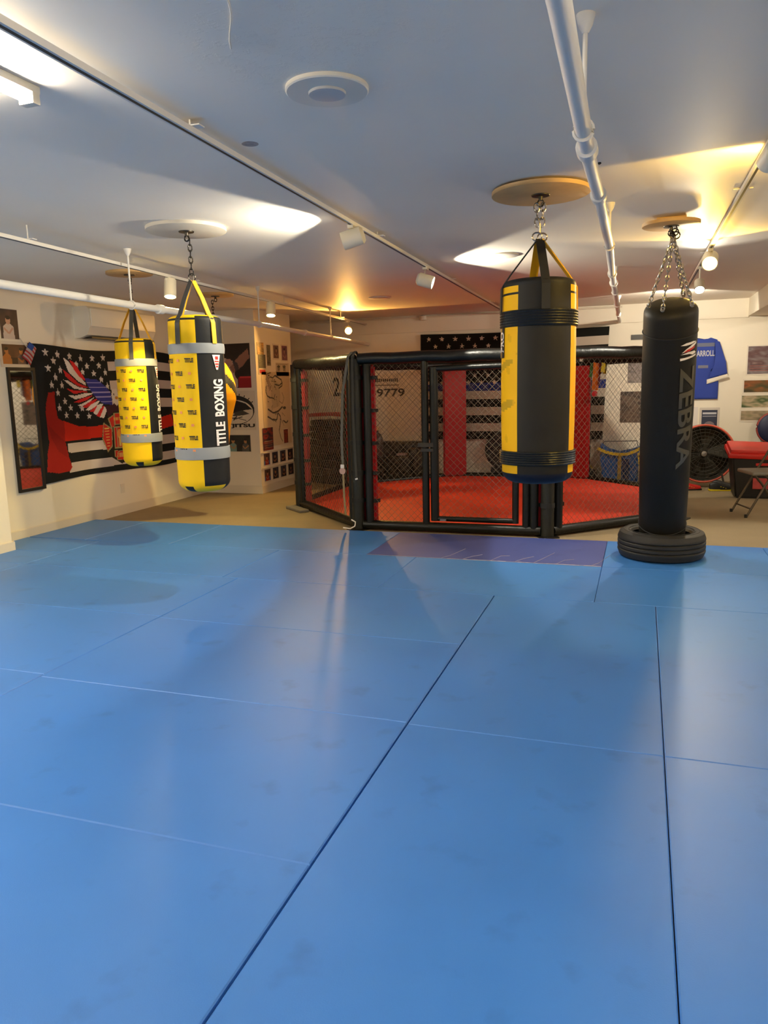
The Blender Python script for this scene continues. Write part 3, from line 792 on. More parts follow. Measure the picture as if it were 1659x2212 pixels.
# webbing straps looped over the rail at the front left corner
Bx, By = CX+a.x, CY+a.y
def hang(name, pts, m, label, wd=.035):
    bm = strap(NB(), pts, Vector((.9, -.44, 0)), wd, .005); return setp(obj(name, bm, m), label, 'strap')
hang('webbing_strap', [(Bx-.02, By+.10, 1.3), (Bx-.03, By+.05, 1.715), (Bx-.02, By-.0, 1.745), (Bx-.035, By-.075, 1.70), (Bx-.10, By-.085, 1.35), (Bx-.125, By-.085, .9), (Bx-.12, By-.085, .62)], M_grey_web, 'long grey webbing strap over the front left cage corner with a pink tag', .032)
hang('webbing_strap', [(Bx+.03, By+.10, 1.35), (Bx+.02, By+.05, 1.72), (Bx+.015, By, 1.75), (Bx+.01, By-.08, 1.7), (Bx+.005, By-.085, 1.1), (Bx+.02, By-.085, .52)], M_dgrey_web, 'dark grey webbing strap beside the one with the pink tag', .03)
t = thing('strap_tag', 'small pink and white round tag on the grey strap', 'tag', (Bx-.12, By-.1, .58))
obj('disc', lathe(NB(), [(.001, -.006), (.032, -.005), (.032, .005), (.001, .006)], 20, mtx=Matrix.Rotation(pi/2, 4, 'X')), mat('pink_plastic', (200, 160, 146), .5), t, 40)
obj('sleeve', box(NB(), -.018, .018, -.006, .006, .03, .065), M_letw, t)
hang('webbing_strap', [(Bx-.115, By-.095, .55), (Bx-.11, By-.1, .3), (Bx-.10, By-.1, .14)], mat('tan_webbing', (150, 132, 96), .7), 'tan strap end hanging below the pink tag', .026)
hang('strap_hook', [(Bx+.02, By-.09, .51), (Bx+.025, By-.09, .495)], M_letw, 'white cut end of the dark grey strap', .034)
bm = NB(); tube(bm, [(Bx-.12, By-.13, .01), (Bx-.04, By-.14, .005), (Bx+.005, By-.13, .03), (Bx+.005, By-.11, .07), (Bx-.04, By-.10, .09)], .007, 8)
setp(obj('cord_end', bm, M_letw), 'white curled cord end on the floor at the front left cage corner', 'cord')
bm = NB(); bevbox(bm, 0, .42, 0, .12, 0, .035, .012, mtx=Matrix.Translation((-4.02, 8.13, ZF)) @ Matrix.Rotation(-.72, 4, 'Z'))
setp(obj('floor_pad', bm, M_greypl), 'grey floor pad lying outside the left corner of the cage', 'pad')

# coloured lanyards on the back right rail
rr = random.Random(5)
for i, (c, ph_) in enumerate((((206, 110, 26), 'orange lanyard, broadest, over the far cage rail'), ((60, 110, 50), 'green lanyard leftmost on the far cage rail'), ((200, 180, 40), 'yellow lanyard rightmost on the far cage rail'), ((90, 20, 30), 'dark red lanyard over the far cage rail'))):
    xx_ = (-.60, -.665, -.50, -.55)[i]; yy_ = 11.12-.0
    wd = (.11, .05, .06, .03)[i]
    m = mat('lanyard_cloth', c, .7, noise_amt=.2, scale=30)
    zr = TOPZ+ZF; L_ = (.40, .22, .16, .34)[i]
    yc = CY+cor[3].y-(xx_-(CX+cor[3].x))*.965    # on the rail running right and forward
    yc = min(yc, CY+cor[3].y)
    pts = [(xx_, yc+.068, zr-.18), (xx_, yc+.064, zr), (xx_, yc, zr+.064), (xx_, yc-.068, zr), (xx_-.01, yc-.072, zr-L_*.6), (xx_-.02, yc-.072, zr-L_)]
    setp(obj('lanyard', strap(NB(), pts, Vector((.8, -.6, 0)), wd, .004), m), ph_, 'lanyard')
setp(obj('medal', lathe(NB(), [(.001, -.005), (.04, -.004), (.04, .004), (.001, .005)], 20, org=(-.62, yc-.05, TOPZ-.47), mtx=Matrix.Rotation(pi/2, 4, 'X')), M_red), 'red medal at the end of the orange lanyard', 'medal')

# ------------------------------------------------------------------ left wall hangings
LU, LV = Vector((0, 1, 0)), Vector((0, 0, 1))     # on the left wall: +y is right, seen from the room
NL = LU.cross(LV)   # = +x, into the room
K_ = (24, 27, 28)
def ripple(x, y): return .012+.008*sin(x*7+sin(y*3))+.006*sin(x*15+y*4)*.5
y0, z0, W_, H_ = 6.17, .49, 2.63, 1.42
ly = Layers(lambda x, y: K_)
def A(P): return [(p[0]-y0, p[1]-z0) for p in P]
WS = (196, 184, 176)
# white stripes: upper right of the canton and lower
for zt, zb in ((1.79, 1.675), (1.56, 1.455), (1.34, 1.23)): ly.rect(7.33-y0, 2.52, zb-z0, zt-z0, WS)
ly.poly(A([(6.56, .87), (7.11, .87), (8.66, .87), (8.66, .76), (7.15, .76), (6.57, .77)]), WS)
ly.poly(A([(6.6, .66), (7.28, .66), (8.66, .66), (8.66, .55), (7.66, .56), (6.56, .55)]), WS)
SW = (206, 196, 186)
for p in [(6.38, 1.83), (6.55, 1.82), (6.73, 1.82), (6.91, 1.81), (7.09, 1.82), (7.26, 1.83), (6.48, 1.75), (6.83, 1.74), (7.0, 1.73), (7.18, 1.74), (6.39, 1.67), (6.57, 1.66), (6.92, 1.66), (7.09, 1.65), (7.27, 1.66), (6.48, 1.58), (7.19, 1.58), (6.41, 1.5), (6.57, 1.5), (7.28, 1.5), (6.49, 1.42), (6.59, 1.33), (6.49, 1.26), (6.67, 1.26), (6.84, 1.25), (6.59, 1.18), (6.76, 1.17), (6.93, 1.16)]:
    ly.poly(star(p[0]-y0, p[1]-z0, .045), SW)
AX = lambda x, y: mixc((176, 34, 26), (150, 26, 24), y*1.2)
AXE = [[(6.53, 1.12), (6.77, 1.05), (6.96, 1.04), (7.16, 1.05), (7.7, 1.05), (8.1, 1.08), (8.5, 1.13), (8.55, .98), (8.1, .93), (7.7, .91), (7.1, .91), (6.86, .9), (6.53, .9), (6.52, .99)],
       [(6.35, 1.42), (6.44, 1.43), (6.43, 1.29), (6.45, 1.15), (6.54, 1.11), (6.53, .9), (6.57, .72), (6.61, .61), (6.57, .57), (6.4, .57), (6.23, .61), (6.25, .79), (6.29, .9), (6.28, 1.08), (6.28, 1.19), (6.3, 1.3)]]
ly.poly(A(AXE[0]), (198, 40, 22)); ly.poly(A(AXE[1]), (158, 32, 24))
ly.poly(A([(6.29, 1.1), (6.4, 1.0), (6.53, .9), (6.55, .72), (6.42, .8), (6.33, .95)]), (140, 28, 24))
RD, WF, BF = (208, 40, 40), (226, 216, 204), (50, 52, 130)
F = [([(6.63, 1.8), (6.71, 1.76), (6.8, 1.66), (6.94, 1.54), (6.94, 1.51), (6.83, 1.55), (6.69, 1.65)], WF), ([(6.72, 1.78), (6.79, 1.76), (6.94, 1.59), (6.94, 1.56), (6.86, 1.6), (6.78, 1.68)], RD),
     ([(6.61, 1.67), (6.69, 1.63), (6.83, 1.53), (7.0, 1.48), (6.84, 1.49), (6.71, 1.55), (6.64, 1.6)], RD), ([(6.6, 1.56), (6.68, 1.55), (6.82, 1.49), (7.01, 1.46), (6.91, 1.45), (6.75, 1.47)], WF),
     ([(6.63, 1.47), (6.75, 1.45), (7.02, 1.44), (6.88, 1.43), (6.75, 1.41)], RD), ([(6.64, 1.4), (6.75, 1.39), (6.9, 1.42), (7.05, 1.42), (6.87, 1.37), (6.75, 1.35)], WF),
     ([(6.73, 1.32), (6.85, 1.36), (7.04, 1.4), (6.92, 1.34), (6.8, 1.31)], RD), ([(6.77, 1.28), (6.87, 1.31), (7.06, 1.38), (6.98, 1.33), (6.84, 1.27)], WF),
     ([(6.85, 1.27), (6.98, 1.33), (7.13, 1.37), (7.0, 1.29), (6.89, 1.25)], RD), ([(6.89, 1.23), (6.98, 1.29), (7.15, 1.35), (7.06, 1.27), (6.93, 1.22)], WF),
     ([(6.94, 1.21), (7.07, 1.28), (7.18, 1.3), (7.05, 1.2)], RD), ([(7.0, 1.19), (7.09, 1.29), (7.18, 1.3), (7.08, 1.16)], WF), ([(7.05, 1.16), (7.16, 1.27), (7.2, 1.27), (7.11, 1.14)], RD), ([(7.1, 1.14), (7.19, 1.26), (7.25, 1.25), (7.17, 1.13)], WF),
     ([(6.94, 1.59), (7.12, 1.58), (7.23, 1.51), (7.32, 1.43), (7.34, 1.28), (7.2, 1.29), (7.09, 1.35), (7.02, 1.43), (6.96, 1.53)], lambda x, y: BF if (y*1000) % 55 > 12 else (150, 140, 190))]
mir = lambda P: [(2*7.44-p[0], p[1]) for p in P]
for P_, c in F: ly.poly(A(P_), c); ly.poly(A(mir(P_)), c)
BD = [(7.21, 1.27), (7.34, 1.28), (7.44, 1.34), (7.54, 1.28), (7.67, 1.27), (7.64, 1.12), (7.24, 1.12)]
ly.poly(A(BD), (60, 30, 44))
HD = [(7.35, 1.46), (7.44, 1.47), (7.51, 1.45), (7.51, 1.34), (7.42, 1.26), (7.35, 1.32), (7.33, 1.39)]
ly.poly(A(HD), (206, 200, 190)); ly.ell(7.43-y0, 1.36-z0, .03, .02, (180, 130, 60)); ly.ell(7.38-y0, 1.40-z0, .012, .01, (30, 30, 30)); ly.ell(7.47-y0, 1.40-z0, .012, .01, (30, 30, 30))
OUT = [(7.16, 1.09), (7.24, 1.14), (7.35, 1.2), (7.56, 1.2), (7.66, 1.14), (7.74, 1.09), (7.79, .89), (7.66, .68), (7.55, .6), (7.43, .57), (7.22, .68), (7.1, .89)]
ly.poly(A(OUT), (40, 38, 30))
gold = (160, 146, 100)
for P_ in ([(7.15, 1.08), (7.22, 1.04), (7.3, 1.0), (7.28, .78), (7.19, .72), (7.11, .89)], [(7.32, 1.02), (7.51, 1.02), (7.51, .76), (7.32, .76)], [(7.23, 1.12), (7.37, 1.18), (7.54, 1.18), (7.54, 1.04), (7.36, 1.04), (7.28, 1.0)], [(7.31, .74), (7.51, .72), (7.54, .62), (7.43, .61), (7.31, .66)]):
    for Q in (P_, mir(P_)):
        ly.poly(A(Q), gold)
        mx_, my_ = sum(p[0] for p in Q)/len(Q), sum(p[1] for p in Q)/len(Q)
        ly.poly(A([(mx_+(p[0]-mx_)*.85, my_+(p[1]-my_)*.88) for p in Q]), (196, 48, 38))
for k in range(7): ly.rect(7.16-y0+.005*k, 7.24-y0, 1.0-z0-.035*k, 1.012-z0-.035*k, (224, 180, 90))
for k in range(5): ly.rect(7.34+.03*k-y0, 7.355+.03*k-y0, 1.09-z0, 1.13-z0, (224, 180, 90)); ly.rect(7.36+.025*k-y0, 7.372+.025*k-y0, .65-z0, .70-z0, (224, 190, 110))
ly.ell(7.43-y0, .93-z0, .05, .06, (220, 150, 70)); ly.rect(7.41-y0, 7.45-y0, .78-z0, .90-z0, (214, 190, 110))
def outl(x, y):
    top = -.035*sin(pi*x/W_*1.4)**2*(y/H_) ; bot = .0
    return (x+.015*sin(y*3), y+top+.02*sin(x*2.2)*(1-y/H_)+ (-.02*x/W_*(y/H_)))
fl = panel('wall_tapestry', (XL, y0, z0), LU, LV, W_, H_, 300, 160, ly, M_cloth, None, ripple, .002, outl)
setp(fl, 'black cloth flag with red axe, striped wings and fire shield on the left wall', 'flag')

# mirror left of it
t = thing('wall_mirror', 'narrow tall mirror in a black frame left of the firefighter flag', 'mirror', (XL, 6.02, .45))
t.rotation_euler = (0, 0, radians(-1.5)); t.location.x += .006
obj('glass', box(NB(), .004, .016, -.15, .15, .02, 1.18), M_mirror, t)
bm = NB(); 
for b_ in ((-.17, -.145, 0, 1.22), (.14, .17, 0, 1.22)): box(bm, 0, .025, *b_)
box(bm, 0, .025, -.145, .14, 0, .03); box(bm, 0, .025, -.145, .14, 1.19, 1.22); obj('frame', bm, M_blackpl, t)

def lposter(y, z, w_, h_, fn, label, name='poster', nx=40, ny=48, off=0.0):
    return setp(panel(name, (XL+.001+off, y, z), LU, LV, w_, h_, nx, ny, fn), label, 'poster')
def portrait(seed, w_, h_, b=.014, bg=(46, 38, 34), skin=(176, 126, 96), shirt=(150, 50, 44), low=None, paper=(222, 210, 190)):
    rd_ = random.Random(seed); L_ = Layers(paper)
    L_.rect(b, w_-b, b, h_-b, lambda x, y: mixc(bg, tuple(min(255, c*1.7) for c in bg), nz(x*12, y*12, seed)*.5+.5))
    if low: L_.rect(b, w_-b, b, b+(h_-2*b)*.34, low)
    n_ = 1 if w_ < .26 else 2
    for k in range(n_):
        cx = w_*(k+.5)/n_+rd_.uniform(-.1, .1)*w_/n_; hw = min(w_/n_, h_)*.3
        L_.poly([(cx-hw, b), (cx-hw*.9, h_*.42), (cx-hw*.3, h_*.52), (cx+hw*.3, h_*.52), (cx+hw*.9, h_*.42), (cx+hw, b)], shirt if k == 0 else tuple(min(255, c+50) for c in bg))
        L_.ell(cx, h_*.62, hw*.42, hw*.55, skin)
        L_.ell(cx, h_*.62+hw*.38, hw*.42, hw*.28, (40, 32, 28))
        L_.line([(cx-hw*.8, h_*.36), (cx+rd_.uniform(-.3, .3)*hw, h_*.2), (cx+hw*.8, h_*.38)], hw*.3, skin)
    return L_
def with_text_bars(f, bars):
    def g(x, y):
        for x0, x1, a, b, c in bars:
            if x0 <= x <= x1 and a <= y <= b: return c
        return f(x, y)
    return g
SK = [(40, 32, 30), (120, 80, 62), (190, 150, 126), (60, 44, 40), (210, 196, 184)]
lposter(5.83, 1.935, .235, .29, portrait(3, .235, .29, .004, (48, 36, 32), (196, 150, 124), (206, 188, 172)), 'upper photo poster of a shirtless fighter at the left edge')
lposter(5.80, 1.67, .37, .25, portrait(8, .37, .25, .032, (70, 46, 30), (190, 120, 60), (196, 120, 50), low=(60, 44, 36)), 'lower orange and brown poster above the mirror')
lposter(5.60, 1.67, .185, .26, with_text_bars(lambda x, y: (214, 206, 190), [(.02+.03*k, .036+.03*k, .04, .22, (50, 44, 40)) for k in range(5)]), 'white poster with black writing cut by the left edge')
# little flag pinned over the posters
t = thing('small_flag', 'small stars and stripes flag pinned between posters and big flag', 'flag', (XL+.012, 6.08, 1.92), 0)
lf = Layers((186, 170, 170))
for k in range(5): lf.rect(0, .16, .0+.04*k, .018+.04*k, (170, 60, 60))
lf.rect(0, .07, .12, .2, (50, 80, 150))
o = panel('cloth', (0, 0, 0), Vector((0, .8, -.6)), Vector((0, .6, .8)), .15, .19, 16, 20, lf, M_cloth, t, lambda x, y: .01*sin(x*30)); o.location = (0, -.02, -.15)
obj('stick', tube(NB(), [(.0, -.02, .03), (.0, .1, -.1)], .004, 8), M_white, t)
# air conditioner
t = thing('air_conditioner', 'white split air conditioner high on the left wall above the flag', 'air conditioner', (XL, 6.85, 1.99))
bm = NB(); P_ = [(0, .33), (.17, .33), (.205, .30), (.21, .12), (.16, .03), (.06, 0), (0, 0)]
va = [bm.verts.new((x, 0, z)) for x, z in P_]; vb = [bm.verts.new((x, 1.16, z)) for x, z in P_]
bm.faces.new(va); bm.faces.new(vb[::-1])
for k in range(7): bm.faces.new((va[k], va[(k+1) % 7], vb[(k+1) % 7], vb[k]))
obj('housing', bm, M_white, t, 30)
obj('front_panel', bevbox(NB(), .2, .218, .02, 1.14, .115, .305, .006), M_white, t, 40)
bm = NB(); box(bm, .10, .19, .08, 1.08, .028, .034, mtx=Matrix.Rotation(-.25, 4, 'Y')); obj('air_flap', bm, mat('grey_flap', (120, 114, 104), .5), t)
bm = NB(); box(bm, .04, .17, .06, 1.10, -.004, .012); obj('outlet', bm, M_blackpl, t)
# tiny scuff
t = thing('wall_outlet', 'small pale outlet plate low on the left wall under the flag', 'outlet', (XL, 7.43, .28))
obj('plate', box(NB(), 0, .006, -.035, .035, -.055, .055), M_trim, t); obj('socket', box(NB(), .006, .008, -.014, .014, -.03, .03), M_white, t)

# ------------------------------------------------------------------ bump-out posters
FU, FV = Vector((1, 0, 0)), Vector((0, 0, 1))     # on faces looking toward the camera
def fposter(x, z, w_, h_, fn, label, y=9.25, nx=44, ny=50, name='poster', cat='poster', off=.001):
    return setp(panel(name, (x, y-off, z), FU, FV, w_, h_, nx, ny, fn), label, cat)
# boxer photo
lb = Layers(lambda x, y: mixc((34, 26, 22), (52, 40, 34), nz(x*6, y*6)))
lb.rect(.28, .5, 0, .14, (150, 20, 30)); lb.rect(.30, .5, .13, .15, (200, 60, 60))
lb.poly([(.0, .0), (.05, .2), (.02, .42), (.10, .40), (.20, .36), (.25, .28), (.22, .18), (.27, .1), (.26, 0)], (196, 180, 170))
lb.poly([(.15, .28), (.30, .42), (.44, .52), (.46, .40), (.34, .28), (.2, .2)], (150, 104, 86)); lb.ell(.14, .34, .06, .05, (186, 140, 120)); lb.poly([(.2, .36), (.27, .34), (.3, .26), (.24, .22)], (70, 60, 62))
fposter(-5.47, 1.42, .47, .59, lb, 'large dark photo of a boxer in white on the protruding wall')
# round jiu-jitsu sign
lj = Layers((222, 212, 190))
lj.ell(.24, .27, .215, .20, (34, 34, 30), 40); lj.ell(.24, .245, .20, .165, (222, 212, 190), 40)
lj.poly([(.05, .28), (.12, .36), (.24, .41), (.36, .36), (.43, .28), (.34, .27), (.27, .21), (.2, .21), (.13, .27)], (30, 30, 28))
lj.poly([(.08, .22), (.16, .27), (.24, .24), (.32, .27), (.40, .22), (.33, .2), (.24, .19), (.15, .2)], (70, 68, 60)); lj.poly([(.1, .2), (.18, .24), (.24, .22), (.2, .2)], (214, 204, 184))
lj.line([(.18, .18), (.24, .15), (.32, .18)], .012, (40, 38, 34)); lj.line([(.14, .14), (.24, .17), (.36, .13)], .01, (90, 86, 76)); lj.line([(.22, .13), (.26, .19)], .012, (40, 38, 34))
t = thing('wall_sign', 'white sign with a black round eagle emblem on the protruding wall', 'sign', (-5.61, 9.249, .85))
o = panel('sheet', (0, 0, 0), FU*1.4, FV, .465, .53, 120, 120, lj, M_print, t)
q = fit(text_tris('JIU JITSU', .1, .004), .60, .062); mt = Matrix.Translation((.335, -.006, .055)) @ Matrix.Rotation(pi/2, 4, 'X'); qq = NB(); add(qq, q, mt); q.free(); obj('lettering', qq, M_letk, t)
bm = NB()
for k in range(9):
    a_ = radians(150-k*15); q = NB(); box(q, -.006, .006, -.0, .001, -.013, .013); add(bm, q, Matrix.Translation((.336+.315*cos(a_), -.006, .27+.215*sin(a_))) @ Matrix.Rotation(pi/2-a_, 4, 'Y')); q.free()
obj('arched_lettering', bm, M_letk, t)
fposter(-5.42, .545, .37, .245, portrait(12, .37, .245, .012, (30, 32, 28), (176, 130, 84), (120, 150, 136)), 'photo print of people under the eagle sign')
# side of the bump-out: +y is right
def sposter(y, z, w_, h_, fn, label, nx=30, ny=40, name='photo', cat='photo', off=.001):
    return setp(panel(name, (-4.92+off, y, z), LU, LV, w_, h_, nx, ny, fn), label, cat)
DK = [(30, 26, 22), (70, 40, 36), (110, 90, 70), (40, 40, 44)]
sposter(9.30, 1.86, .19, .16, photo([(230, 180, 90), (200, 150, 70), (120, 90, 40), (240, 200, 120)], 21, 20), 'yellow lit print, topmost left on the side of the protruding wall')
ld2 = Layers(photo([(50, 50, 44), (90, 86, 74), (40, 40, 36)], 22, 30)); ld2.rect(0, .21, 0, .085, (210, 200, 186)); ld2.rect(.02, .19, .02, .065, (190, 30, 40))
sposter(9.32, 1.59, .21, .27, ld2, 'dark leaflet with a red box under the yellow lit print')
sposter(9.56, 1.70, .14, .31, photo([(60, 54, 44), (120, 110, 90), (50, 40, 34)], 23, 22, .012, .14, .31), 'tall narrow dark print second in the top row')
sposter(9.76, 1.80, .2, .22, portrait(24, .2, .22, .02, (80, 58, 48), (150, 110, 88), (100, 66, 56)), 'brownish photo third in the top row')
sposter(10.02, 1.78, .22, .24, portrait(25, .22, .24, .02, (84, 50, 62), (160, 110, 110), (120, 70, 90)), 'pinkish photo rightmost in the top row')
lw = Layers((206, 190, 164)); lw.rect(.02, .37, .02, .045, (60, 52, 46))
for x in (.08, .26): lw.poly([(x-.05, .15), (x-.03, .15), (x-.015, .07), (x, .13), (x+.015, .07), (x+.03, .15), (x+.05, .15), (x+.02, .05), (x, .09), (x-.02, .05)], (50, 46, 40)); lw.ell(x, .13, .022, .025, (60, 54, 46))
lw.line([(.01, .165), (.38, .165)], .006, (120, 108, 90))
sposter(9.84, 1.575, .42, .185, lw, 'pale sheet with two dark figures under the top row', 60, 30, 'poster', 'poster')
lf_ = Layers((216, 198, 164)); INK = (64, 62, 56); sh = (150, 138, 112)
rr = random.Random(11)
lf_.poly([(.3, .9), (.5, .88), (.55, .7), (.5, .55), (.3, .52), (.25, .7)], (196, 180, 148))
for k in range(6): a_ = k*.5; lf_.line([(.12+.02*k, .92-.03*k), (.16+.03*k, 1.0-.02*k), (.28+.03*k, 1.02-.025*k)], .014, INK)
lf_.ell(.30, .93, .075, .09, (205, 188, 152)); lf_.line([(.24, .96), (.34, .95), (.42, .99)], .016, INK); lf_.line([(.28, .9), (.36, .9)], .012, INK)
lf_.line([(.40, .98), (.60, .92), (.62, .84), (.50, .80)], .02, INK); lf_.line([(.38, .86), (.52, .84), (.63, .88)], .02, INK)
lf_.line([(.12, .84), (.10, .76), (.14, .70), (.24, .67)], .02, INK); lf_.line([(.22, .68), (.34, .66), (.38, .72)], .014, INK)
for k in range(16):
    x = .15+rr.random()*.5; y = .3+rr.random()*.6; lf_.line([(x, y), (x+.05*(rr.random()-.3), y+.05*rr.random()), (x+.1*rr.random(), y-.04*rr.random())], .010, INK if rr.random() > .4 else sh)
lf_.line([(.14, .52), (.30, .46), (.46, .48), (.60, .54)], .024, INK); lf_.line([(.12, .42), (.26, .37), (.40, .36), (.44, .46)], .022, INK); lf_.line([(.44, .46), (.52, .40), (.50, .30), (.46, .2)], .02, INK)
lf_.line([(.60, .34), (.70, .30), (.76, .33)], .022, INK); lf_.line([(.50, .62), (.6, .58), (.66, .66), (.60, .74)], .014, sh); lf_.line([(.46, .2), (.5, .1), (.56, .04)], .014, INK); lf_.ell(.66, .52, .05, .02, INK)
sposter(9.39, .60, .86, 1.03, lf_, 'tall cream poster with an ink sketch of a fighter', 110, 130, 'poster', 'poster')
sposter(9.34, .555, .30, .31, with_text_bars(photo([(40, 30, 26), (150, 50, 40), (60, 50, 60), (30, 26, 24)], 31, 18), [(.03, .27, .03+.03*k, .042+.03*k, (150, 130, 110)) for k in range(4)]), 'dark fight flyer left of the sketch\'s foot', off=.006)
sposter(9.97, .60, .16, .22, photo([(60, 30, 26), (150, 60, 44), (40, 30, 28)], 32, 24, .012, .16, .22), 'small reddish photo right of the sketch\'s foot', off=.006)
i = 0
for row, (z, hh, lab) in enumerate(((.34, .185, 'upper'), (.12, .185, 'lower'))):
    for c in range(4):
        pal = [[(150, 40, 30), (40, 80, 150), (30, 30, 40), (90, 70, 60)], DK, [(30, 24, 22), (90, 40, 30), (50, 50, 60)], [(50, 46, 60), (100, 80, 70), (30, 28, 30)]][c]
        sposter(9.33+c*.25, z, .20, hh, portrait(40+i, .20, hh, .014, pal[-1] if c else (60, 44, 40), (170, 110, 80), pal[0], low=(50, 96, 160) if c == 0 else None), '%s in the %s row of small photos near the floor' % (('leftmost, blue-bottomed photo', 'second photo', 'third photo', 'rightmost photo')[c], lab)); i += 1
for z, w_ in ((.535, 'upper'), (.32, 'lower')): setp(obj('picture_ledge', box(NB(), -4.92, -4.90, 9.28, 10.33, z-.012, z+.003), M_trim), '%s thin white ledge between the rows of small photos' % w_, 'ledge')

# ------------------------------------------------------------------ back wall
y0_ = YB
lf2 = Layers(lambda x, y: (22, 22, 18)); W2, H2 = 2.72, 1.60; st = H2/13
for k in range(13):
    yb = H2-(k+1)*st
    if k % 2 == 1: lf2.rect(0 if k >= 7 else 1.25, W2, yb, yb+st, (190, 176, 158))
    if k == 6: lf2.rect(0, W2, yb, yb+st, (36, 48, 112))
for r_ in range(7):
    n_ = 6 if r_ % 2 == 0 else 5
    for c in range(n_): lf2.poly(star(.13+c*.2+(.1 if r_ % 2 else 0), H2-.075-r_*.11, .042), (200, 180, 156))
fl2 = panel('wall_flag', (-3.245, YB-.032, .56), FU, FV, W2, H2, 270, 156, lf2, M_cloth, None, lambda x, y: .012+.01*sin(x*5+1)+.006*sin(x*11+y*3), .002, lambda x, y: (x+(.06*y/H2*(x/W2)), y-.02*sin(pi*x/W2)*(y/H2)))
setp(fl2, 'black and white starred flag with one blue stripe on the back wall behind the cage', 'flag')
def wall_text(s, x, z, w_, h_, label, m=M_letk, bold=.004):
    q = fit(text_tris(s, .2, bold), w_, h_); bm = NB(); add(bm, q, Matrix.Translation((x, YB-.004, z)) @ Matrix.Rotation(pi/2, 4, 'X')); q.free()
    return setp(obj('wall_lettering', bm, m), label, 'lettering')
wall_text('-9779', -3.80, 1.29, .54, .125, 'black painted digits on the back wall seen through the cage')
wall_text('2', -4.68, 1.40, .12, .3, 'black painted digit partly hidden by the red pad of the cage corner')
bm = NB(); rr = random.Random(2)
for k in range(16):
    x = -4.14+k*.032; h_ = .03+.03*rr.random(); box(bm, x, x+.02, YB-.006, YB-.003, 1.485-h_/2, 1.485+h_/2)
setp(obj('wall_lettering', bm, M_letk), 'small blurred dark line of writing above the painted digits', 'lettering')
bm = NB(); box(bm, -4.14, -3.62, YB-.006, YB-.003, 1.40, 1.415); setp(obj('wall_stripe', bm, mat('faded_brown_paint', (120, 104, 80), .6)), 'thin brown line between the painted digits and the small writing', 'stripe')
fposter(-.29, .80, .42, .44, photo([(60, 50, 40), (110, 90, 74), (50, 40, 36), (150, 130, 110)], 51, 9), 'brown photo poster on the back wall left of the tall black bag', YB, name='poster', off=.002)
fposter(-.20, 1.36, .32, .34, photo([(90, 84, 84), (150, 140, 134), (60, 56, 60)], 52, 16), 'grey printed sheet above the brown photo poster', YB, off=.002)
fposter(-.17, 1.96, .35, .07, lambda x, y: (70, 66, 60), 'thin dark framed strip on the back wall left of the tall black bag', YB, 8, 4, off=.01)
# jersey
t = thing('jersey', 'royal blue sports jersey with white cuffs hanging on the back wall', 'jersey', (.82, YB-.01, 1.12))
def prism(P, d0, d1, inset=0):
    bm = NB(); a_ = [bm.verts.new((x, d0, z)) for x, z in P]; b_ = [bm.verts.new((x, d1, z)) for x, z in P]; bm.faces.new(a_); bm.faces.new(b_[::-1])
    for k in range(len(P)): bm.faces.new((a_[k], a_[(k+1) % len(P)], b_[(k+1) % len(P)], b_[k]))
    bmesh.ops.bevel(bm, geom=[e for e in bm.edges if abs(e.verts[0].co.y-d1) < 1e-5 and abs(e.verts[1].co.y-d1) < 1e-5], offset=.012, segments=2, affect='EDGES')
    return bm
M_jer = mat('blue_jersey_cloth', (28, 56, 146), .7, noise_amt=.12, scale=5, bump=.6, bscale=9)
obj('torso', prism([(-.24, 0), (.17, 0), (.17, .35), (.20, .60), (.13, .80), (.05, .83), (-.03, .80), (-.12, .83), (-.2, .80), (-.27, .60), (-.24, .35)], 0, -.035), M_jer, t, 50)
slv = prism([(.10, .79), (.16, .77), (.25, .50), (.275, .34), (.03, .27), (.06, .38), (.12, .47)], -.03, -.06); sv = obj('sleeve', slv, M_jer, t, 50)
obj('cuff', prism([(.02, .265), (.275, .335), (.30, .29), (.02, .205)], -.028, -.064), M_white, sv, 50)
slv = prism([(-.17, .79), (-.23, .77), (-.32, .50), (-.36, .30), (-.24, .27), (-.2, .45)], -.03, -.06); sv = obj('sleeve', slv, M_jer, t, 50)
q = fit(text_tris('CARROLL', .1, .003), .27, .08); qq = NB(); add(qq, q, Matrix.Translation((-.03, -.038, .62)) @ Matrix.Rotation(pi/2, 4, 'X')); q.free(); obj('name_lettering', qq, mat('silver_print', (176, 176, 180), .5), t)
bm = NB(); box(bm, -.12, .10, -.038, -.03, .71, .76); obj('collar_patch', bm, mat('grey_patch', (96, 100, 120), .7), t)
bm = NB(); box(bm, -.10, .03, -.038, -.03, .42, .46); obj('chest_patch', bm, mat('grey_patch2', (110, 110, 124), .7), t)
SH = [(220, 206, 186)]
lp = Layers((206, 196, 182)); lp.rect(.03, .23, .0, .30, (44, 50, 72)); lp.rect(.04, .22, .24, .262, (190, 190, 196)); lp.rect(.04, .22, .205, .215, (150, 150, 160)); lp.ell(.13, .08, .07, .06, (120, 110, 116))
fposter(.77, .67, .26, .33, lp, 'navy blue flyer under the jersey beside the fan', YB, off=.002)
fposter(.66, .67, .09, .34, lambda x, y: (222, 214, 204), 'blank white sheet left of the navy flyer', YB, 8, 10, off=.002)
fposter(1.33, 1.43, .36, .40, with_text_bars(photo([(70, 56, 56), (130, 120, 120), (90, 60, 60), (180, 170, 160)], 61, 10, .02, .36, .40), [(.04, .32, .06+.03*k, .066+.03*k, (150, 90, 80)) for k in range(4)]), 'tall busy event poster, topmost at the right edge', YB, off=.002)
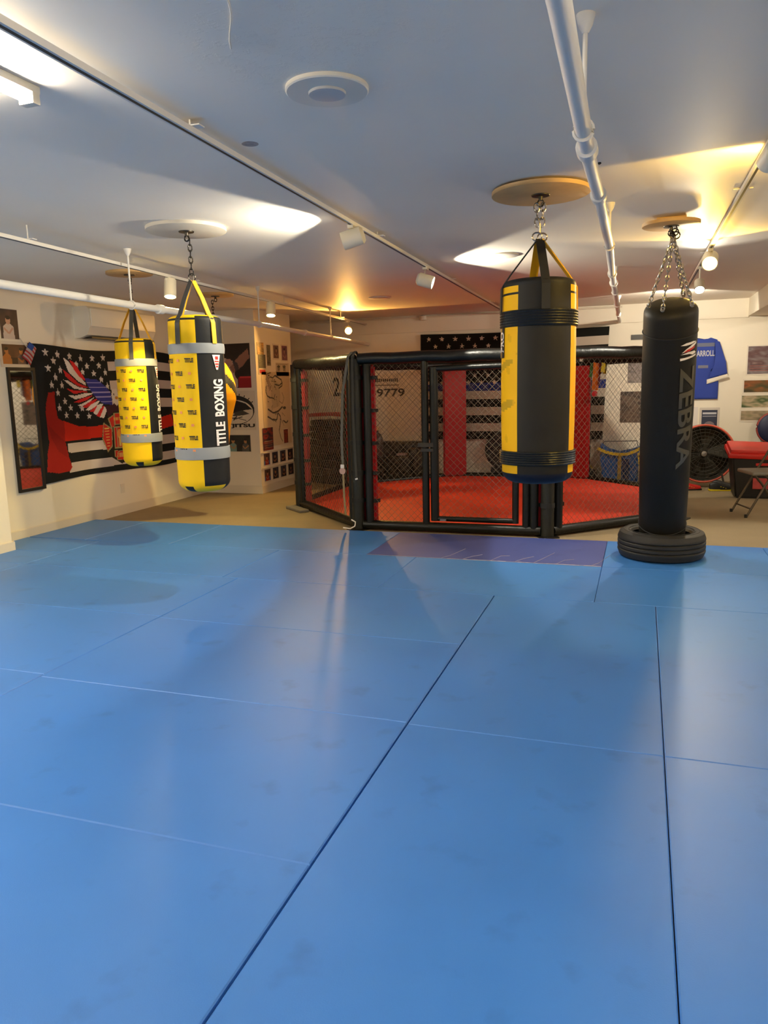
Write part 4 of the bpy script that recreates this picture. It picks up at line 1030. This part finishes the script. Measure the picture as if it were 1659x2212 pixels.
fposter(1.30, 1.18, .38, .20, photo([(60, 40, 20), (150, 80, 30), (80, 70, 30), (40, 30, 20)], 62, 10, .02, .38, .20), 'dark orange photo print, second from the top at the right edge', YB, off=.002)
fposter(1.29, .98, .42, .19, photo([(110, 120, 80), (180, 160, 130), (60, 80, 40), (200, 180, 150)], 63, 10, .014, .42, .19), 'green and beige photo print, third from the top at the right edge', YB, off=.002)
fposter(1.28, .80, .38, .17, photo([(90, 100, 60), (170, 150, 120), (60, 60, 40)], 64, 10, .02, .38, .17), 'lowest green photo print at the right edge', YB, off=.002)

# ------------------------------------------------------------------ things around the cage
M_fanb = mat('dark_dusty_metal', (64, 58, 46), .7)
M_blade = mat('grey_fan_blade', (84, 78, 62), .6)
def drum_fan(x, y, zc, R_, label, rim, tilt=0, rz=0, foot=True):
    t = thing('drum_fan', label, 'fan', (x, y, ZF), rz)
    m_ = Matrix.Translation((0, 0, zc-ZF)) @ Matrix.Rotation(pi/2+tilt, 4, 'X')
    obj('drum', lathe(NB(), [(R_*.9, -.12), (R_, -.1), (R_, .10), (R_*.96, .12), (R_*.94, .10), (R_*.9, -.1)], 48, mtx=m_, caps=False), M_fan, t, 40)
    obj('rim', tube(NB(), [m_ @ Vector((R_*cos(2*pi*k/48), R_*sin(2*pi*k/48), .12)) for k in range(48)], .014, 8, closed=True), rim, t, 50)
    bm = NB()
    for r_ in [R_*q for q in (.2, .35, .5, .62, .74, .86, .95)]: tube(bm, [m_ @ Vector((r_*cos(2*pi*k/36), r_*sin(2*pi*k/36), .125)) for k in range(36)], .003, 4, closed=True)
    for k in range(32):
        a_ = 2*pi*k/32; tube(bm, [m_ @ Vector((.05*cos(a_), .05*sin(a_), .13)), m_ @ Vector((R_*.97*cos(a_), R_*.97*sin(a_), .12))], .0025, 4)
    obj('grille', bm, M_fan, t)
    obj('hub_badge', lathe(NB(), [(.001, .145), (.035, .142), (.045, .125)], 20, mtx=m_), M_steel, t, 40)
    obj('back_grille', lathe(NB(), [(.001, -.10), (R_*.9, -.10)], 40, mtx=m_, caps=False), M_fanb, t)
    for k in range(5):
        a0 = k*2*pi/5; bm = NB(); v = [bm.verts.new(m_ @ Vector(p)) for p in ((.04*cos(a0), .04*sin(a0), .03), (R_*.88*cos(a0-.2), R_*.88*sin(a0-.2), .05), (R_*.9*cos(a0+.45), R_*.9*sin(a0+.45), -.03), (.05*cos(a0+1), .05*sin(a0+1), -.02))]
        bm.faces.new(v); r_ = bmesh.ops.solidify(bm, geom=bm.faces[:], thickness=.004); obj('blade', bm, M_blade, t)
    bm = NB(); box(bm, -.05, .05, -.02, .10, zc-ZF-.05, zc-ZF+.05); box(bm, -R_*.95, R_*.95, .07, .09, zc-ZF-.01, zc-ZF+.01); obj('motor', bm, M_fan, t)
    if foot:
        bm = NB(); tube(bm, [(-R_*.7, -.14, .02), (-R_*.6, -.14, zc-ZF-R_*.7)], .012, 8); tube(bm, [(R_*.7, -.14, .02), (R_*.6, -.14, zc-ZF-R_*.7)], .012, 8); tube(bm, [(-R_*.75, -.16, .015), (-R_*.75, .25, .015)], .014, 8); tube(bm, [(R_*.75, -.16, .015), (R_*.75, .25, .015)], .014, 8)
        obj('stand', bm, M_fan, t)
drum_fan(.80, 10.9, .425, .375, 'big round drum fan with orange-red rim against the back wall at the right', M_orim)
drum_fan(-1.97, 11.3-.02, .46-.04, .24, 'dark round fan behind the cage under the starred flag', M_fan, foot=False) if False else None
t = thing('weight_plate', 'large black round plate with small bright hub behind the cage under the starred flag', 'weight plate', (-1.95, 11.42, ZF))
m_ = Matrix.Translation((0, -.02, .29+.14)) @ Matrix.Rotation(pi/2, 4, 'X')
obj('disc', lathe(NB(), [(.05, -.02), (.26, -.02), (.285, -.01), (.285, .03), (.25, .035), (.24, .02), (.1, .02), (.08, .035), (.03, .035)], 48, mtx=m_), M_gum, t, 35)
obj('hub', lathe(NB(), [(.001, .05), (.028, .048), (.03, .03)], 20, mtx=m_), M_steel, t, 40)
obj('stand', bevbox(NB(), -.2, .2, -.03, .03, 0, .17, .01), M_blackpl, t)

# black bench / sofa
t = thing('sofa', 'low dark leather sofa behind the cage under the painted digits', 'sofa', (-3.95, 11.2, ZF))
obj('seat', bevbox(NB(), -.62, .74, -.2, .2, .08, .36, .05, 3), M_sofa, t, 50)
obj('backrest', bevbox(NB(), -.62, .74, .06, .27, .2, .56, .06, 3), M_sofa, t, 50)
for x in (-.62, .65): obj('armrest', bevbox(NB(), x-.06, x+.1, -.2, .26, .06, .48, .05, 3), M_sofa, t, 50)
for x, y in ((-.6, -.15), (.7, -.15), (-.6, .2), (.7, .2)): obj('leg', box(NB(), x-.02, x+.02, y-.02, y+.02, 0, .09), M_blackpl, t)
setp(obj('towel', bevbox(NB(), -3.55, -3.36, 11.04, 11.2, .338, .37, .012), mat('greyish_lilac_cloth', (150, 134, 140), .8)), 'pale folded towel on the dark sofa', 'towel')
# stack of black kick shields
PX, PY = -4.46, 10.6
rr = random.Random(4)
zt = ZF
for k in range(9):
    h_ = (.12, .11, .12, .10, .11, .10, .11, .09, .09)[k]; w2 = (.36, .30, .34, .27, .33, .30, .24, .29, .22)[k]
    t_ = bevbox(NB(), -w2, w2*.95, -.20, .20, 0, h_-.006, .025, 3)
    o = obj('kick_shield', t_, (M_gum, M_sofa, M_black)[k % 3], None, 50); o.location = (PX+rr.uniform(-.03, .03), PY+rr.uniform(-.02, .02), zt); o.rotation_euler = (0, 0, -.5+rr.uniform(-.1, .1)); zt += h_
    setp(o, ('dark padded shield at the bottom of the stack left in the cage view', 'dark padded shield second from the bottom of the stack', 'dark padded shield third from the bottom of the stack', 'dark padded shield fourth from the bottom of the stack', 'dark padded shield in the middle of the stack', 'dark padded shield fourth from the top of the stack', 'dark padded shield third from the top of the stack', 'dark padded shield second from the top of the stack', 'dark padded shield at the top of the stack')[k], 'pad', 'dark shields stacked in the corner')
bm = NB()
pts = [(-.42, -.02, .03), (-.2, 0, .05), (.1, 0, .06), (.38, -.03, .04), (.50, -.06, -.05), (.60, -.08, -.16)]
strap(bm, pts, Vector((0, 1, 0)), .30, .05); bmesh.ops.bevel(bm, geom=bm.edges[:], offset=.015, segments=2, affect='EDGES')
o = setp(obj('jacket', bm, mat('red_cloth', (168, 24, 30), .7, bump=.6, bscale=12), None, 50), 'red jacket draped over the stack of dark shields', 'jacket'); o.location = (PX, PY-.05, zt+.02)
t = thing('water_jug', 'dark plastic jug with pale cap right of the shield stack', 'jug', (-3.72, 10.66, .36))
obj('body', lathe(NB(), [(.001, 0), (.085, 0), (.095, .03), (.095, .26), (.07, .33), (.03, .36), (.03, .4)], 28), mat('smoky_plastic', (74, 66, 62), .3), t, 45)
obj('cap', lathe(NB(), [(.04, .39), (.045, .40), (.045, .44), (.001, .45)], 20), mat('cream_plastic', (214, 190, 140), .4), t, 40)
t = thing('side_table', 'small black stand under the plastic jug', 'table', (-3.72, 10.66, ZF))
obj('top', bevbox(NB(), -.13, .13, -.13, .13, .36, .384, .006), M_blackpl, t, 40)
for x in (-.11, .11):
    for y in (-.11, .11): obj('leg', box(NB(), x-.012, x+.012, y-.012, y+.012, 0, .36), M_blackpl, t)

# blue bag with yellow straps
t = thing('gear_bag', 'royal blue gear bag with yellow straps on the floor behind the cage', 'bag', (-.27, 11.335, ZF))
bm = NB()
P_ = [(-.25, 0), (.25, 0), (.245, .35), (.27, .50), (.14, .44), (0, .41), (-.14, .45), (-.27, .54), (-.24, .35)]
a_ = [bm.verts.new((x, -.14, z)) for x, z in P_]; b_ = [bm.verts.new((x, .14, z)) for x, z in P_]; bm.faces.new(a_); bm.faces.new(b_[::-1])
for k in range(len(P_)): bm.faces.new((a_[k], a_[(k+1) % 9], b_[(k+1) % 9], b_[k]))
bmesh.ops.bevel(bm, geom=[e for e in bm.edges if abs(e.verts[0].co.y-e.verts[1].co.y) < .01 and e.verts[0].co.y < 0], offset=.03, segments=3, affect='EDGES')
obj('body', bm, M_blue, t, 50)
obj('rim_strap', strap(NB(), [(-.31, -.155, .48), (-.2, -.165, .43), (-.1, -.168, .405), (0, -.168, .395), (.1, -.168, .40), (.2, -.165, .44), (.31, -.155, .50)], Vector((0, 0, 1)), .04, .008), M_yel, t)
obj('centre_strap', strap(NB(), [(.0, -.152, .39), (.0, -.155, .2), (.0, -.152, .03)], Vector((1, 0, 0)), .05, .006), mat('dull_yellow_webbing', (150, 124, 50), .7), t)
obj('side_strap', strap(NB(), [(.26, -.152, .42), (.29, -.158, .2), (.30, -.15, .03)], Vector((1, 0, 0)), .05, .008), M_yel, t)
for k in range(4): obj('buckle', bevbox(NB(), .255+.01*k, .32+.01*k, -.168, -.156, .36-.09*k, .385-.09*k, .003), M_blackpl, t)
obj('pocket', bevbox(NB(), .04, .13, -.152, -.142, .04, .33, .01), mat('dark_blue_cloth', (14, 40, 84), .7), t, 40)
obj('handle', tube(NB(), [(-.24, 0, .53), (-.22, 0, .565), (.22, 0, .575), (.24, 0, .5)], .006, 8), M_strap, t)
bm = bevbox(NB(), -.9, -.6, 11.33, 11.47, ZF, .12, .02); setp(obj('equipment_case', bm, M_blackpl, None, 50), 'low black case left of the blue gear bag', 'case')
setp(obj('jump_rope', tube(NB(), [(-.84, 11.4, .21), (-.78, 11.38, .235), (-.70, 11.37, .20), (-.66, 11.4, .14)], .014, 8), M_yel, None, 50), 'yellow coiled rope on the low black case', 'rope')

# bin with red lid
t = thing('storage_bin', 'black storage bin with a sloping red lid at the right edge', 'bin', (1.40, 10.1, ZF))
bm = NB(); v0 = [(-.30, -.22, 0), (.30, -.22, 0), (.30, .22, 0), (-.30, .22, 0)]; v1 = [(-.36, -.27, .50), (.36, -.27, .50), (.36, .27, .50), (-.36, .27, .50)]
a_ = [bm.verts.new(p) for p in v0]; b_ = [bm.verts.new(p) for p in v1]; bm.faces.new(a_[::-1]); bm.faces.new(b_)
for k in range(4): bm.faces.new((a_[k], a_[(k+1) % 4], b_[(k+1) % 4], b_[k]))
bmesh.ops.bevel(bm, geom=bm.edges[:], offset=.02, segments=2, affect='EDGES'); obj('body', bm, M_blackpl, t, 45)
bm = NB(); bevbox(bm, -.40, .42, -.30, .30, -.03, .03, .02); bevbox(bm, -.38, .40, -.28, .28, .02, .075, .02)
o = obj('lid', bm, M_redpl, t, 45); o.location = (0, 0, .535); o.rotation_euler = (.12, .04, 0)
obj('label_panel', bevbox(NB(), -.12, .12, -.262, -.245, .12, .25, .004), mat('red_white_label', (170, 60, 56), .5, noise_amt=.6, scale=20), t)
obj('handle', bevbox(NB(), -.1, .1, -.285, -.262, .40, .43, .005), M_redpl, t)
bm = bevbox(NB(), -.06, .10, 0, .1, .0, .03, .01)
# folding chair
t = thing('folding_chair', 'grey folding chair in front of the red-lidded bin at the right edge', 'chair', (1.24, 8.75, ZF), -1.3)
o = obj('seat', bevbox(NB(), -.2, .2, -.2, .2, .435, .475, .018, 3), M_greypl, t, 50)
def leg(p): return tube(NB(), p, .012, 10)
for x in (-.19, .19):
    obj('front_leg', leg([(x, -.24, .0), (x, -.08, .30), (x, .10, .62), (x, .2, .84)]), M_frame, t, 50)
    obj('rear_leg', leg([(x*.9, .26, .0), (x*.9, .06, .30), (x*.9, -.06, .44)]), M_frame, t, 50)
obj('backrest', bevbox(NB(), -.19, .19, .15, .19, .62, .84, .015, 3, mtx=Matrix.Rotation(0, 4, 'X')), M_greypl, t, 50)
bm = NB(); tube(bm, [(-.19, -.19, .09), (.19, -.19, .09)], .009, 8); tube(bm, [(-.17, .2, .09), (.17, .2, .09)], .009, 8); obj('crossbar', bm, M_frame, t)
for x in (-.19, .19):
    for y in (-.24, .26): obj('foot_cap', lathe(NB(), [(.016, 0), (.017, .03), (.013, .035)], 12, org=(x if y < 0 else x*.9, y, 0)), M_gum, t)
# round stool seen edge-on behind, dark blue with red rim
t = thing('punching_shield', 'dark blue round shield with a red rim leaning by the right edge', 'shield', (1.70, 11.40, .50))
m_ = Matrix.Translation((0, 0, .22)) @ Matrix.Rotation(pi/2, 4, 'X')
obj('pad', lathe(NB(), [(.001, .05), (.17, .045), (.2, .02), (.2, -.03), (.001, -.04)], 32, mtx=m_), mat('navy_vinyl', (26, 34, 66), .5), t, 45)
obj('rim', tube(NB(), [m_ @ Vector((.2*cos(2*pi*k/36), .2*sin(2*pi*k/36), .0)) for k in range(36)], .02, 8, closed=True), mat('dull_red_vinyl', (150, 60, 50), .5), t, 50)
bm = NB(); box(bm, 1.35, 2.2, 11.30, YB-.02, .47, .5); box(bm, 1.36, 1.40, 11.32, YB-.02, ZF, .47); box(bm, 2.15, 2.19, 11.32, YB-.02, ZF, .47)
setp(obj('bench', bm, M_blackpl), 'narrow black bench along the back wall under the round shield', 'bench')
# shoes
for i, (x, y, rz, l) in enumerate(((1.0, 10.5, .2, 'black training shoe with yellow stripes, nearer of the pair by the fan'), (.62, 10.5, .3, 'black and red training shoe beside the yellow-striped one'), (1.05, 10.72, .1, 'black training shoe with yellow laces, closest to the bin'))):
    t = thing('training_shoe', l, 'shoe', (x, y, ZF), rz)
    bm = NB(); secs = [(-.14, .032, .075), (-.10, .04, .095), (-.04, .042, .085), (.03, .046, .062), (.09, .046, .05), (.14, .034, .036)]
    rings = []
    for sx, hw, hh in secs: rings.append([bm.verts.new((sx, hw*cos(a_), .02+(hh)*max(0, sin(a_)))) for a_ in [pi*k/8 for k in range(9)]])
    for A_, B_ in zip(rings, rings[1:]):
        for k in range(8): bm.faces.new((A_[k], A_[k+1], B_[k+1], B_[k]))
        bm.faces.new((A_[0], B_[0], B_[8], A_[8]))
    bm.faces.new(rings[0]); bm.faces.new(rings[-1][::-1]); obj('upper', bm, (M_gum, M_redpl, M_gum)[i], t, 50)
    obj('sole', bevbox(NB(), -.15, .15, -.045, .045, 0, .024, .01), (M_yel, M_gum, M_yel)[i], t, 50)
    bm = NB(); 
    for k in range(3): box(bm, -.02+.03*k, -.008+.03*k, -.05, .05, .055-.01*k, .06-.01*k)
    obj('laces', bm, M_yel, t)
